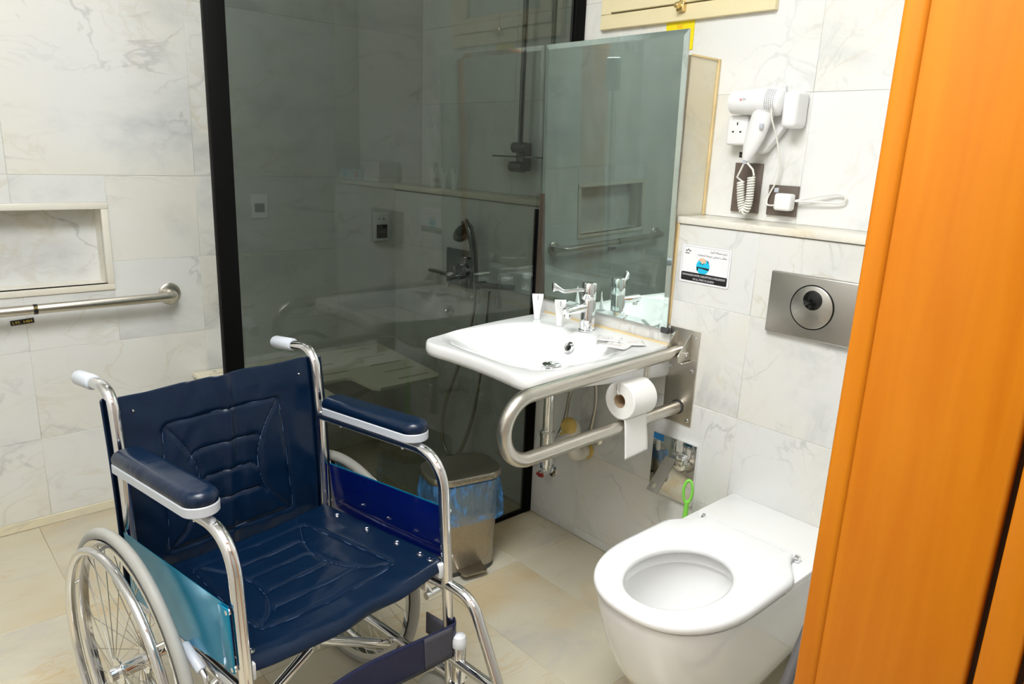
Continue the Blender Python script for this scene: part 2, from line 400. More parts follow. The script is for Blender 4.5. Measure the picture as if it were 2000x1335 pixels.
def structure(o, label=None, cat=None):
    o['kind'] = 'structure'
    if label: o['label'] = label
    if cat: o['category'] = cat
    return o
AX = {'x': Matrix.Rotation(PI / 2, 4, 'Y'), '-x': Matrix.Rotation(-PI / 2, 4, 'Y'), 'y': Matrix.Rotation(-PI / 2, 4, 'X'), '-y': Matrix.Rotation(PI / 2, 4, 'X'), 'z': Matrix.Identity(4)}
def at(loc, ax='z'): return Matrix.Translation(Vector(loc)) @ AX[ax]
def roundrect(w, h, r, n=6, cx=0, cy=0):
    pts = []
    for (sx, sy, a0) in ((1, 1, 0), (-1, 1, PI / 2), (-1, -1, PI), (1, -1, 1.5 * PI)):
        for k in range(n + 1):
            a = a0 + PI / 2 * k / n
            pts.append((cx + sx * (w / 2 - r) + r * math.cos(a), cy + sy * (h / 2 - r) + r * math.sin(a)))
    return pts
def circle(r, n=40, cx=0, cy=0): return [(cx + r * math.cos(2 * PI * k / n), cy + r * math.sin(2 * PI * k / n)) for k in range(n)]
def text_geo(body, size, align='CENTER'):
    cu = bpy.data.curves.new('txt', 'FONT'); cu.body = body; cu.size = size; cu.align_x = align; cu.resolution_u = 3
    o = bpy.data.objects.new('txt', cu); COL.objects.link(o)
    dg = bpy.context.evaluated_depsgraph_get(); ev = o.evaluated_get(dg)
    me = ev.to_mesh(); vs = [v.co.copy() for v in me.vertices]; fs = [tuple(p.vertices) for p in me.polygons]
    ev.to_mesh_clear(); bpy.data.objects.remove(o); bpy.data.curves.remove(cu)
    return vs, fs
def lettering(mb, body, size, origin, ax, ay, width=None, align='CENTER', bold=0.0):
    vs, fs = text_geo(body, size, align)
    if not vs: return
    ax, ay, o = Vector(ax), Vector(ay), Vector(origin)
    x0, x1 = min(v.x for v in vs), max(v.x for v in vs)
    k = width / (x1 - x0) if width else 1.0
    mb.faces([o + ax * v.x * k + ay * v.y for v in vs], fs)

# ------------------------------------------------------------------ setting: shell with real tiles
LEDGE_Z, UP_X, B_Y, F_Y, H = 1.172, 0.144, 0.966, -1.512, 2.68
G = 0.0006          # half joint
T = 0.010           # tile thickness
def tiles(parent, plane, off, us, vs, mat, skip=None, sign=1):
    """tile slabs on a plane: plane 'x' (u=y, v=z), 'y' (u=x, v=z) or 'z' (u=x, v=y); off = finished face; slab goes away from the room by T"""
    cache = {}
    for i in range(len(us) - 1):
        for j in range(len(vs) - 1):
            u0, u1, v0, v1 = us[i], us[i + 1], vs[j], vs[j + 1]
            rects = [(u0, u1, v0, v1)]
            if skip:
                a0, a1, b0, b1 = skip
                if u0 < a1 and u1 > a0 and v0 < b1 and v1 > b0:
                    rects = []
                    if u0 < a0: rects.append((u0, a0, v0, v1))
                    if u1 > a1: rects.append((a1, u1, v0, v1))
                    m0, m1 = max(u0, a0), min(u1, a1)
                    if v0 < b0: rects.append((m0, m1, v0, b0))
                    if v1 > b1: rects.append((m0, m1, b1, v1))
            for (p0, p1, q0, q1) in rects:
                w_, h_ = p1 - p0 - 2 * G, q1 - q0 - 2 * G
                if w_ < 0.005 or h_ < 0.005: continue
                key = (round(w_, 3), round(h_, 3))
                if key not in cache:
                    mb = MB()
                    if plane == 'x': mb.box((0, -w_ / 2, -h_ / 2), (T * sign, w_ / 2, h_ / 2), 0.0008, 1)
                    elif plane == 'y': mb.box((-w_ / 2, 0, -h_ / 2), (w_ / 2, T * sign, h_ / 2), 0.0008, 1)
                    else: mb.box((-w_ / 2, -h_ / 2, -T), (w_ / 2, h_ / 2, 0), 0.0008, 1)
                    o = mb.build('tile', mat, parent); cache[key] = o.data
                else:
                    o = bpy.data.objects.new('tile', cache[key]); COL.objects.link(o); o.parent = parent
                c = ((p0 + p1) / 2, (q0 + q1) / 2)
                jig = random.uniform(-0.0004, 0.0004)
                loc = {'x': (off + jig, c[0], c[1]), 'y': (c[0], off + jig, c[1]), 'z': (c[0], c[1], off + jig * 0.5)}[plane]
                o.location = Vector(loc) - world_loc(parent)
def rng(a, b, first, step):
    out = [a]; x = first
    while x <= a + 1e-4: x += step
    while x < b - 1e-4: out.append(x); x += step
    out.append(b); return out

fl = MB().box((-2.35, -3.7, -0.12), (0.35, B_Y + 0.15, -T + 0.0088)).build('floor', 'floor_grout'); structure(fl, 'cream and tan polished marble tile floor', 'floor')
tiles(fl, 'z', 0.0, rng(-2.30, 0.0, -2.085, 0.3), rng(-1.51, B_Y, -1.45, 0.602), 'marble_floor')
tiles(fl, 'z', 0.0, rng(-2.30, 0.0, -2.085, 0.6), rng(-3.6, -1.51, -3.3, 0.602), 'marble_floor')

wr = MB().box((T - 0.0088, -1.66, 0), (0.30, B_Y + 0.12, LEDGE_Z - 0.002)).box((UP_X + T - 0.0088, -1.66, LEDGE_Z - 0.002), (0.30, B_Y + 0.12, H)).build('wall_right', 'grout')
structure(wr, 'pale grey veined marble tile wall with a projecting lower half', 'wall')
tiles(wr, 'x', 0.0, rng(F_Y, B_Y, -1.435, 0.6), [0.0, 0.035, 0.335, 0.638, 0.942, LEDGE_Z - 0.002], 'marble')
tiles(wr, 'x', UP_X, rng(F_Y, B_Y, -1.457, 0.6), [1.192, 1.543, 1.85, 2.15, 2.45, H], 'marble_white')
NX0, NX1, NZ0, NZ1 = -1.72, -1.165, 0.828, 1.131
wb = MB()
bo = B_Y + T - 0.0088
for (x0, x1, z0, z1) in ((-2.35, NX0, 0, H), (NX1, 0.16, 0, H), (NX0, NX1, 0, NZ0), (NX0, NX1, NZ1, H)): wb.box((x0, bo, z0), (x1, B_Y + 0.16, z1))
wb.box((NX0, B_Y + 0.135, NZ0), (NX1, B_Y + 0.16, NZ1))
wb = wb.build('wall_back', 'grout'); structure(wb, 'grey veined marble tile wall with a recessed shelf niche', 'wall')
tiles(wb, 'y', B_Y, rng(-2.30, UP_X, -2.02, 0.578), [0.035, 0.324, 0.64, 0.926, 1.222, 1.82, 2.4, H], 'marble', skip=(NX0, NX1, NZ0, NZ1))
# niche lining and its raised frame
nf = MB(); fw, pr = 0.022, 0.006
for (x0, x1, z0, z1) in ((NX0, NX1, NZ1 - fw, NZ1), (NX0, NX1, NZ0, NZ0 + fw), (NX0, NX0 + fw, NZ0 + fw, NZ1 - fw), (NX1 - fw, NX1, NZ0 + fw, NZ1 - fw)):
    nf.box((x0, B_Y - pr, z0), (x1, B_Y + 0.02, z1), 0.002, 2)
nf.build('niche_frame', 'marble_trim', wb)
nl = MB(); a = fw
nl.box((NX0 + a - 0.004, B_Y + 0.095, NZ0 + a - 0.006), (NX1 - a + 0.004, B_Y + 0.104, NZ1 - a + 0.006))
nl.build('niche_back', 'marble', wb)
nl = MB()
for (x0, x1, z0, z1) in ((NX0 + .006, NX1 - .006, NZ1 - fw, NZ1 - 0.008), (NX0 + .006, NX1 - .006, NZ0 + 0.008, NZ0 + fw), (NX0 + 0.008, NX0 + fw, NZ0 + fw, NZ1 - fw), (NX1 - fw, NX1 - 0.008, NZ0 + fw, NZ1 - fw)):
    nl.box((x0, B_Y + 0.015, z0), (x1, B_Y + 0.105, z1))
nl.build('niche_lining', 'marble_trim', wb)
bb = MB()
bb.box((-2.3, B_Y - 0.004, 0.001), (0.0, B_Y + 0.012, 0.034), 0.001, 1)
structure(bb.build('baseboard_back', 'marble_stained'), 'thin tan marble skirting strip below the grey tiles', 'skirting')
# front wall with the doorway, left wall, ceiling, corridor
DX0, DX1 = -1.93, -0.93
wf = MB().box((DX1 + 0.03, F_Y - 0.19, 0), (0.30, F_Y - T + 0.0025, H)).box((-2.35, F_Y - 0.19, 0), (DX0 - 0.03, F_Y - T + 0.0025, H)).box((DX0 - 0.03, F_Y - 0.19, 2.16), (DX1 + 0.03, F_Y - T + 0.0025, H)).build('wall_front', 'grout')
structure(wf)
tiles(wf, 'y', F_Y, rng(DX1 + 0.032, 0.14, -0.6, 0.6), [0.0, 0.335, 0.638, 0.942, 1.19, 1.543, 1.85, 2.15, H], 'marble', sign=-1)
tiles(wf, 'y', F_Y, [-2.30, DX0 - 0.032], [0.0, 0.335, 0.638, 0.942, 1.19, 1.543, 1.85, 2.15, H], 'marble', sign=-1)
wl = MB().box((-2.45, -3.7, 0), (-2.30, B_Y + 0.15, H)).build('wall_left', 'marble'); structure(wl)
ce = MB().box((-2.45, -3.8, H), (0.35, B_Y + 0.2, H + 0.1)).build('ceiling', 'plaster'); structure(ce)
wc = MB().box((-2.45, -3.8, 0), (0.35, -3.7, H)).build('wall_corridor', 'plaster'); structure(wc)
wc2 = MB().box((0.25, -3.7, 0), (0.35, F_Y - 0.2, H)).build('wall_corridor_right', 'plaster'); structure(wc2)

# ledge slab on the boxed-in wall, marble block behind the mirror
lg = MB().box((-0.006, F_Y, LEDGE_Z), (UP_X, -0.5645, LEDGE_Z + 0.02), 0.003, 2).box((-0.006, 0.012, LEDGE_Z), (UP_X, B_Y, LEDGE_Z + 0.02), 0.003, 2).build('trim_1', 'marble_trim')
structure(lg, 'cream marble ledge slab below the hair dryer', 'ledge')
bk = MB().box((0.004, -0.556, LEDGE_Z), (UP_X, -0.002, 1.641), 0.002, 1).build('trim_2', 'marble_stained')
structure(bk, 'stained marble block behind the tall mirror', 'ledge')
sl = MB().box((UP_X - 0.012, -0.562, LEDGE_Z + 0.02), (UP_X - 0.0015, -0.5562, 1.643), 0.001, 1).box((0.002, -0.560, 1.637), (UP_X - 0.002, -0.5562, 1.643), 0.001, 1)
sl.box((-0.004, -0.575, 0.865), (-0.0008, -0.560, LEDGE_Z + .01), 0.001, 1)
sl.build('sealant_bead', 'sealant', bk)

# door frame in the foreground
dj = thing('door_1', 'orange varnished wooden door frame at the right, nearest the camera', 'door frame', (DX1, F_Y - 0.1, 0)); dj['kind'] = 'structure'
def jamb(y0, y1, x0, x1, nm, bev=0.004): MB().box((x0, y0, 0.001), (x1, y1, 2.13), bev, 3).build(nm, 'wood', dj)
jamb(-1.689, -1.512, DX1, DX1 + 0.028, 'jamb_board')
jamb(-1.5255, -1.497, DX1 - 0.004, DX1 + 0.028, 'edge_bead', 0.006)
jamb(-1.734, -1.697, DX1 + 0.002, DX1 + 0.028, 'door_stop', 0.003)
jamb(-1.86, -1.742, DX1 + 0.004, DX1 + 0.028, 'outer_casing', 0.003)
MB().box((DX1 + 0.02, -1.85, 0.001), (DX1 + 0.0285, -1.53, 2.12)).build('backing_board', 'brown_trim', dj)
jl = MB().box((DX0 - 0.028, -1.72, 0.001), (DX0, -1.50, 2.13), 0.004, 2).build('jamb_board', 'wood', dj)
MB().box((DX0 - 0.028, -1.72, 2.13), (DX1 + 0.028, -1.50, 2.158), 0.004, 2).build('head_board', 'wood', dj)

# window (high up, cream frame)
wn = thing('window_1', 'cream framed window high above the mirror with a brass latch', 'window', (UP_X, -0.4, 1.76)); wn['kind'] = 'structure'
def wframe(y0, y1, z0, z1, wd, x0, x1, nm, mat='cream_paint'):
    mb = MB()
    mb.box((x0, y0, z0), (x1, y1, z0 + wd), 0.002, 1).box((x0, y0, z1 - wd), (x1, y1, z1), 0.002, 1)
    mb.box((x0, y0, z0 + wd), (x1, y0 + wd, z1 - wd), 0.002, 1).box((x0, y1 - wd, z0 + wd), (x1, y1, z1 - wd), 0.002, 1)
    return mb.build(nm, mat, wn)
wframe(-0.724, -0.089, 1.759, 2.30, 0.046, UP_X - 0.018, UP_X + 0.0, 'outer_frame')
wframe(-0.676, -0.137, 1.8075, 2.252, 0.055, UP_X - 0.026, UP_X - 0.002, 'sash')
MB().box((UP_X - 0.010, -0.622, 1.862), (UP_X - 0.005, -0.19, 2.198)).build('window_pane', simple('frosted_pane', (0.55, 0.60, 0.60), 0.25), wn)
lt = MB(); lt.box((UP_X - 0.034, -0.432, 1.782), (UP_X - 0.018, -0.405, 1.812), 0.004, 2); lt.lathe([(0.008, 0), (0.009, 0.004), (0.008, 0.02), (0.004, 0.024)], 16, at((UP_X - 0.034, -0.4185, 1.797), '-x')); lt.box((UP_X - 0.03, -0.425, 1.812), (UP_X - 0.024, -0.412, 1.86), 0.002, 1)
lt.build('latch', 'brass', wn)

# ------------------------------------------------------------------ smoked glass partition
gp = thing('glass_partition', 'tall smoked grey glass shower screen with black frame behind the wheelchair', 'shower screen', (-0.55, 0.006, 0))
MB().box((-1.098, 0.002, 0.004), (0.012, 0.012, 2.40)).build('glass_pane', 'glass', gp, 'dark see-through smoked glass')
MB().box((-1.146, -0.006, 0.0), (-1.096, 0.020, 2.42), 0.003, 2).build('post', 'black', gp)
MB().box((-0.034, -0.006, 0.0), (0.0, 0.020, 1.165), 0.002, 1).build('wall_channel', 'black', gp)
MB().box((0.094, -0.006, 1.195), (UP_X - 0.001, 0.020, 2.42), 0.002, 1).build('wall_channel', 'black', gp)
MB().box((0.0, 0.002, 1.1945), (0.096, 0.012, 2.40)).build('glass_pane', 'glass', gp, 'narrow strip of smoked glass above the ledge')
MB().box((-1.10, -0.004, 0.0), (-0.03, 0.018, 0.012), 0.002, 1).build('bottom_rail', 'black', gp)
MB().box((-0.0335, -0.0072, 0.82), (-0.002, -0.0062, 1.22), 0.0004, 1).build('seal_strip', 'brown_trim', gp, 'brown strip on the wall side channel')

# ------------------------------------------------------------------ mirror
mi = thing('wall_mirror', 'tall frameless mirror with slanted edges above the washbasin', 'mirror', (-0.02, -0.285, 0.85))
tilt = math.radians(1.71); yw = math.radians(0.85)
MM = Matrix.Translation(Vector((-0.0147, -0.288, 0.85))) @ Matrix.Rotation(-yw, 4, 'Z') @ Matrix.Rotation(-tilt, 4, 'Y')
def mirror_face():
    mb = MB(); W2, Hh, bv = 0.286, 0.852, 0.016
    o = [(0.0019, -W2, 0), (0.0019, W2, 0), (0.0019, W2, Hh), (0.0019, -W2, Hh)]
    i = [(0, -W2 + bv, bv), (0, W2 - bv, bv), (0, W2 - bv, Hh - bv), (0, -W2 + bv, Hh - bv)]
    mb.faces([MM @ Vector(p) for p in o + i], [(4, 5, 6, 7), (0, 1, 5, 4), (1, 2, 6, 5), (2, 3, 7, 6), (3, 0, 4, 7)])
    return mb
mirror_face().build('mirror_glass', 'mirror', mi, ang=1)
MB().box((0.0020, -0.286, 0), (0.0060, 0.286, 0.852), mat=MM).build('backing', 'plate_steel', mi)
for (y, z) in ((0.272, 0.0),):
    MB().box((-0.003, -y - 0.022, -0.012), (0.012, -y + 0.006, 0.006), 0.002, 1, mat=MM).build('clip', 'rubber', mi)

# ------------------------------------------------------------------ washbasin
ba = thing('washbasin', 'white ceramic washbasin with a wide shallow front below the mirror', 'washbasin', (-0.3, -0.31, 0.70))
def basin():
    cy, n = -0.315, 120
    pts = [(0, -.036), (-.07, -.037), (-.2, -.045), (-.32, -.058), (-.44, -.078), (-.53, -.103), (-.583, -.118), (-.604, -.142), (-.608, -.175), (-.598, -.25), (-.593, -.33), (-.594, -.42), (-.600, -.50), (-.603, -.545), (-.593, -.575), (-.565, -.590), (-.5, -.594), (-.4, -.595), (-.2, -.592), (0, -.588)]
    pl = catmull([(p[0], p[1], 0) for p in pts], 8)
    # resample by angle-ordered arc length, closing along the wall
    pl = pl + [Vector((0, -0.588 + 0.552 * k / 24, 0)) for k in range(1, 24)]
    L = [0]
    for a, b in zip(pl, pl[1:] + pl[:1]): L.append(L[-1] + (b - a).length)
    out = []; j = 0
    for k in range(n):
        t = L[-1] * k / n
        while L[j + 1] < t: j += 1
        a, b = pl[j], pl[(j + 1) % len(pl)]; u = (t - L[j]) / max(L[j + 1] - L[j], 1e-9); out.append(a.lerp(b, u))
    c = Vector((-0.30, cy, 0))
    ins = []
    bc = Vector((-0.348, cy - 0.012, 0))
    for p in out:      # bowl outline: rounded superellipse met by the same direction
        d = (p - c); a = math.atan2(d.y / 0.240, d.x / 0.215)
        e = 2 / 4.2
        ins.append(bc + Vector((0.215 * math.copysign(abs(math.cos(a)) ** e, math.cos(a)), 0.240 * math.copysign(abs(math.sin(a)) ** e, math.sin(a)), 0)))
    def zb(p): return 0.702 + 0.058 * min(1, -p.x / 0.6)
    def loop(f, z): return [Vector((*(f(o, i).xy), z(o) if callable(z) else z)) for o, i in zip(out, ins)]
    dr = Vector((-0.245, cy, 0))
    inn = lambda k: (lambda o, i: bc.lerp(i, k) * (1 - (1 - k) * 0.9) + dr * ((1 - k) * 0.9) if False else i.lerp(dr, 1 - k))
    toward = lambda k: (lambda o, i: o.lerp(c, k))
    loops = []
    loops.append(loop(lambda o, i: i.lerp(dr, 0.90), 0.655))
    loops.append(loop(lambda o, i: i.lerp(dr, 0.55), 0.660))
    loops.append(loop(lambda o, i: i.lerp(dr, 0.22), lambda o: 0.690 + 0.03 * min(1, -o.x / 0.6)))
    loops.append(loop(toward(0.16), lambda o: zb(o) + 0.002))
    loops.append(loop(toward(0.05), lambda o: zb(o) - 0.003))
    loops.append(loop(toward(0.012), lambda o: zb(o) + 0.003))
    loops.append(loop(toward(0.0), lambda o: zb(o) + 0.016))
    loops.append(loop(toward(0.0), 0.788))
    loops.append(loop(toward(0.004), 0.797))
    loops.append(loop(toward(0.014), 0.802))
    loops.append(loop(lambda o, i: o.lerp(i, 0.35), 0.802))
    loops.append(loop(lambda o, i: o.lerp(i, 0.85), 0.801))
    for k, z in ((0.0, 0.800), (0.05, 0.797), (0.12, 0.788), (0.22, 0.768), (0.34, 0.742), (0.52, 0.720), (0.72, 0.704), (0.88, 0.695), (0.90, 0.686)):
        loops.append(loop(lambda o, i, k=k: i.lerp(dr, k), z))
    mb = MB(); mb.loft(loops, True, True); return mb
basin().build('basin', 'ceramic', ba, ang=50)
MB().lathe([(0.010, 0), (0.018, 0.001), (0.019, 0.005), (0.014, 0.0075), (0.010, 0.006), (0.010, 0.0)], 28, at((-0.170, -0.318, 0.757), '-x') @ Matrix.Rotation(0.6, 4, 'Y'), False, False).build('overflow_ring', 'chrome', ba)
MB().lathe([(0.0, 0.0015), (0.0092, 0.0015)], 20, at((-0.170, -0.318, 0.757), '-x') @ Matrix.Rotation(0.6, 4, 'Y'), False, False).build('overflow_hole', 'black_gloss', ba)
dz = 0.694
MB().lathe([(0.020, 0.0), (0.032, 0.0), (0.033, 0.003), (0.024, 0.005), (0.020, 0.002)], 32, at((-0.245, -0.315, dz)), False, False).build('drain_ring', 'chrome', ba)
MB().lathe([(0.008, -0.004), (0.012, 0.002), (0.012, 0.016), (0.028, 0.019), (0.031, 0.022), (0.026, 0.027), (0.010, 0.030), (0.0, 0.0305)], 32, at((-0.245, -0.315, dz)), True, False).build('pop_up_plug', 'chrome', ba)
MB().box((-0.013, -0.588, 0.798), (-0.0015, -0.032, 0.806), 0.002, 1).build('sealant_bead', 'sealant', ba, 'yellowed sealant along the wall')

# tap with long lever
tp = thing('lever_tap', 'chrome single lever tap with a long elbow handle on the washbasin', 'tap', (-0.088, -0.313, 0.802))
tx, ty = -0.088, -0.313
MB().lathe([(0.027, 0.802), (0.027, 0.807), (0.0235, 0.809), (0.0235, 0.905), (0.0225, 0.907), (0.0235, 0.909), (0.0235, 0.958), (0.021, 0.961), (0.0, 0.962)], 36, at((tx, ty, 0))).build('tap_body', 'chrome', tp)
sp = MB(); sp.tube([(tx - 0.012, ty, 0.882), (tx - 0.098, ty, 0.877), (tx - 0.104, ty, 0.8765), (tx - 0.106, ty, 0.876)], [0.0145, 0.0145, 0.013, 0.009], 28); sp.build('spout', 'chrome', tp)
MB().lathe([(0.009, -0.012), (0.0125, -0.012), (0.0125, 0), (0.009, 0)], 24, at((tx - 0.092, ty, 0.867)), True, True).build('aerator', 'chrome', tp)
lv = MB(); d = Vector((-0.878, 0.479, 0)).normalized(); sd = d.cross(Vector((0, 0, 1)))
b0 = Vector((tx, ty, 0.938))
lv.tube(catmull([b0 + d * 0.018, b0 + d * 0.05 + Vector((0, 0, -0.003)), b0 + d * 0.080 + Vector((0, 0, -0.006)), b0 + d * 0.092 + Vector((0, 0, -0.003)), b0 + d * 0.104 + Vector((0, 0, 0.004))], 6), 0.0062, 16)
ll = []
for t, hgt, wd, dz_ in ((0.094, 0.006, 0.0062, 0.0), (0.104, 0.008, 0.0075, 0.005), (0.113, 0.012, 0.009, 0.008), (0.120, 0.0155, 0.010, 0.0085), (0.123, 0.0150, 0.0095, 0.0085)):
    c_ = b0 + d * t + Vector((0, 0, dz_)); ll.append([c_ + sd * wd * math.cos(2 * PI * k / 20) + Vector((0, 0, 1)) * hgt * math.sin(2 * PI * k / 20) for k in range(20)])
lv.loft(ll)
lv.build('lever_handle', 'chrome', tp)

# little tubes and sachets
def tube_bottle(x, y, z, rot, label, group, cat='toiletry tube'):
    o = thing('toiletry_tube', label, cat, (x, y, z), rot, group, local=True)
    n = 24; loops = []
    for k in range(9):
        t = k / 8; h = 0.016 + 0.062 * t; rx = 0.0115 + 0.008 * t; ry = 0.0115 * (1 - t) + 0.0009 * t
        loops.append([Vector((rx * math.cos(2 * PI * i / n), ry * math.sin(2 * PI * i / n), h)) for i in range(n)])
    loops.append([Vector((0.0195 * math.cos(2 * PI * i / n), 0.0008 * math.sin(2 * PI * i / n), 0.088)) for i in range(n)])
    MB().loft(loops).build('tube_body', 'white_plastic', o)
    MB().lathe([(0.0115, 0), (0.0118, 0.001), (0.0118, 0.0165), (0.011, 0.017)], 24).build('tube_cap', 'white_plastic', o)
    p = MB(); p.faces([(-0.0022, -0.0040, 0.05), (0.0012, -0.0050, 0.046), (0.0022, -0.0014, 0.083), (0.0, -0.0014, 0.084)], [(0, 1, 2, 3)]); p.build('printed_stripe', 'print_grey', o, 'dark printed stripe')
    return o
tube_bottle(-0.110, -0.100, 0.802, math.radians(-38), 'small white toiletry tube on the washbasin corner nearest the glass', 'tubes on the washbasin')
tube_bottle(-0.115, -0.214, 0.802, math.radians(-38), 'small white toiletry tube on the washbasin just behind the tap spout', 'tubes on the washbasin')
for i, (y, lab) in enumerate(((0.775, 'white tube on the shower ledge, farthest from the mirror'), (0.70, 'white tube on the shower ledge, middle of the three'), (0.625, 'white tube on the shower ledge, nearest the mirror'))):
    tube_bottle(0.075, y, LEDGE_Z + 0.02, math.radians(-35), lab, 'tubes on the shower ledge')
def sachet(x, y, rot, label, dz=0.0):
    mb = MB()
    def fn(u, v):
        a, b = (u - .5), (v - .5)
        th = 0.0035 * max(0, (1 - (2 * a) ** 4)) * max(0, (1 - (2 * b) ** 4))
        return Vector((a * 0.06, b * 0.075, 0.001 + th + 0.003 * (2 * a) ** 2 * random.uniform(0.6, 1)))
    mb.grid(fn, 10, 10)
    mb.bm.transform(Matrix.Translation((x, y, 0.8035 + dz)) @ Matrix.Rotation(rot, 4, 'Z'))
    o = mb.build('soap_sachet', 'foil', None, solid=0.0012); tag(o, label, 'sachet', 'sachets on the washbasin')
    p = MB()
    mt = Matrix.Translation((x, y, 0.8035 + dz)) @ Matrix.Rotation(rot, 4, 'Z')
    for k in range(3):
        p.merge(_strip(mt, -0.016 + 0.004 * k, 0.012 - 0.012 * k, 0.020, 0.0022))
    q = p.build('print', 'pale_red', None); q.parent = o
def _strip(mt, x, y, w_, h_):
    bm = bmesh.new(); z = 0.0062
    vs = [bm.verts.new(mt @ Vector(c)) for c in ((x, y, z), (x + w_, y, z), (x + w_, y + h_, z), (x, y + h_, z))]
    bm.faces.new(vs); return bm
sachet(-0.122, -0.437, 0.5, 'small white sachet on the washbasin, the one nearest the tap')
sachet(-0.165, -0.505, 0.3, 'small white sachet on the washbasin, the one nearest its front')
sachet(-0.098, -0.512, 0.9, 'small white sachet on the washbasin, the one nearest the grab rail bracket', 0.0002)

# ------------------------------------------------------------------ waste pipework under the basin
bt = thing('bottle_trap', 'chrome bottle trap hanging below the washbasin', 'waste trap', (-0.265, -0.31, 0.4))
X0, Y0 = -0.242, -0.313
MB().lathe([(0.0175, 0.475), (0.0175, 0.654)], 28, at((X0, Y0, 0))).build('tail_pipe', 'chrome', bt)
MB().lathe([(0.019, 0.372), (0.023, 0.376), (0.023, 0.468), (0.025, 0.470), (0.025, 0.486), (0.019, 0.492)], 32, at((X0, Y0, 0))).build('trap_body', 'chrome', bt)
MB().lathe([(0.012, 0.358), (0.019, 0.362), (0.019, 0.374)], 32, at((X0, Y0, 0))).build('trap_cap', 'chrome', bt)
tpn = MB(); tpn.tube(smooth_path([(X0 + 0.018, Y0, 0.445), (-0.12, -0.285, 0.445), (-0.10, -0.275, 0.43)], 0.02), 0.013, 20); tpn.build('outlet_arm', 'chrome', bt)
wp = thing('waste_pipe', 'cream plastic waste pipe elbow in the wall under the washbasin', 'waste pipe', (-0.06, -0.28, 0.38))
wpm = MB(); wpm.tube(smooth_path([(-0.118, -0.285, 0.470), (-0.088, -0.283, 0.462), (-0.085, -0.283, 0.352), (0.006, -0.27, 0.350)], 0.035, 10), 0.0265, 28); wpm.build('elbow', 'pipe_plastic', wp)
wpm = MB(); wpm.tube([(-0.0855, -0.283, 0.435), (-0.085, -0.283, 0.40)], 0.029, 28); wpm.tube([(-0.046, -0.279, 0.356), (-0.028, -0.276, 0.355)], 0.031, 28); wpm.build('coupling', 'pipe_plastic', wp)
wpm = MB(); wpm.tube([(-0.134, -0.287, 0.468), (-0.122, -0.286, 0.469), (-0.106, -0.285, 0.468)], [0.019, 0.0275, 0.0285], 24); wpm.build('sealing_tape', 'tape', wp, 'yellow tape around the joint')
wpm = MB(); wpm.lathe([(0.029, 0.0), (0.036, 0.002), (0.034, 0.010), (0.028, 0.012)], 28, at((-0.001, -0.271, 0.352), '-x'), False, False); wpm.build('wall_collar', 'tape', wp, 'stained collar at the wall')
def valve(y, z, lab, red):
    v = thing('angle_valve', lab, 'valve', (0, y, z), 0, 'angle valves under the washbasin')
    MB().lathe([(0.026, 0.001), (0.026, 0.004), (0.018, 0.009), (0.010, 0.010), (0.010, 0.05)], 28, at((0, y, z), '-x')).build('escutcheon', 'chrome', v)
    m2 = MB(); m2.lathe([(0.012, 0.046), (0.013, 0.05), (0.013, 0.066), (0.010, 0.07)], 20, at((0, y, z), '-x')); m2.lathe([(0.008, 0), (0.008, 0.03), (0.010, 0.031), (0.010, 0.042)], 16, at((-0.036, y, z))); m2.build('valve_body', 'chrome', v)
    MB().prism([(-0.018, -0.006), (0.018, -0.006), (0.011, 0.008), (-0.011, 0.008)], 0.012, (-0.072, y - 0.0, z), (0, 1, 0), (0, 0, 1), 0.002).build('handle', 'red' if red else 'chrome', v)
valve(-0.112, 0.212, 'chrome angle valve low on the wall beside the glass screen', True)
valve(-0.318, 0.408, 'chrome angle valve on the wall below the flexible hoses', False)
hs = MB(); hs.tube(catmull([(-0.036, -0.318, 0.45), (-0.035, -0.330, 0.54), (-0.036, -0.325, 0.61), (-0.05, -0.315, 0.645), (-0.06, -0.31, 0.668)], 8), 0.0065, 14)
tag(hs.build('supply_hose', 'steel'), 'short braided hose rising straight from the valve to the basin', 'hose', 'supply hoses')
hs = MB(); hs.tube(catmull([(-0.036, -0.112, 0.254), (-0.04, -0.16, 0.36), (-0.05, -0.205, 0.45), (-0.055, -0.225, 0.54), (-0.055, -0.245, 0.60), (-0.06, -0.275, 0.625), (-0.07, -0.30, 0.645), (-0.075, -0.305, 0.668)], 8), 0.0065, 14)
tag(hs.build('supply_hose', 'steel'), 'long braided hose arching behind the bottle trap', 'hose', 'supply hoses')

# ------------------------------------------------------------------ folding grab rail
gr = thing('folding_grab_rail', 'brushed steel folding U shaped grab rail on a tall wall plate beside the basin', 'grab rail', (0, -0.633, 0.72)); gy = -0.633
pl = MB(); pl.prism(roundrect(0.106, 0.296, 0.004, 3, gy, 0.7145), 0.005, (-0.0005, 0, 0), (0, -1, 0), (0, 0, 1)); 
pl = MB().box((-0.0055, -0.686, 0.566), (-0.0005, -0.580, 0.863), 0.0015, 2); pl.build('wall_plate', 'steel', gr)
for s in (-1, 1):
    ck = MB(); ck.prism([(0, 0.852), (-0.008, 0.852), (-0.058, 0.797), (-0.062, 0.790), (-0.062, 0.776), (-0.055, 0.771), (0, 0.783)], 0.004, (-0.0055, gy + s * 0.026 + 0.002, 0), (1, 0, 0), (0, 0, 1)); ck.box((-0.062, gy + min(s * 0.024, s * 0.040), 0.7705), (-0.006, gy + max(s * 0.024, s * 0.040), 0.7735), 0.001, 1); ck.build('cheek', 'steel', gr)
MB().lathe([(0.006, -0.034), (0.007, -0.033), (0.007, 0.033), (0.006, 0.034)], 16, at((-0.03, gy, 0.795), 'y')).build('pivot_pin', 'chrome', gr)
rp = [(-0.022, gy, 0.797), (-0.30, gy, 0.790), (-0.56, gy, 0.781)]
cxr, czr, rr = -0.632, 0.6925, 0.0855
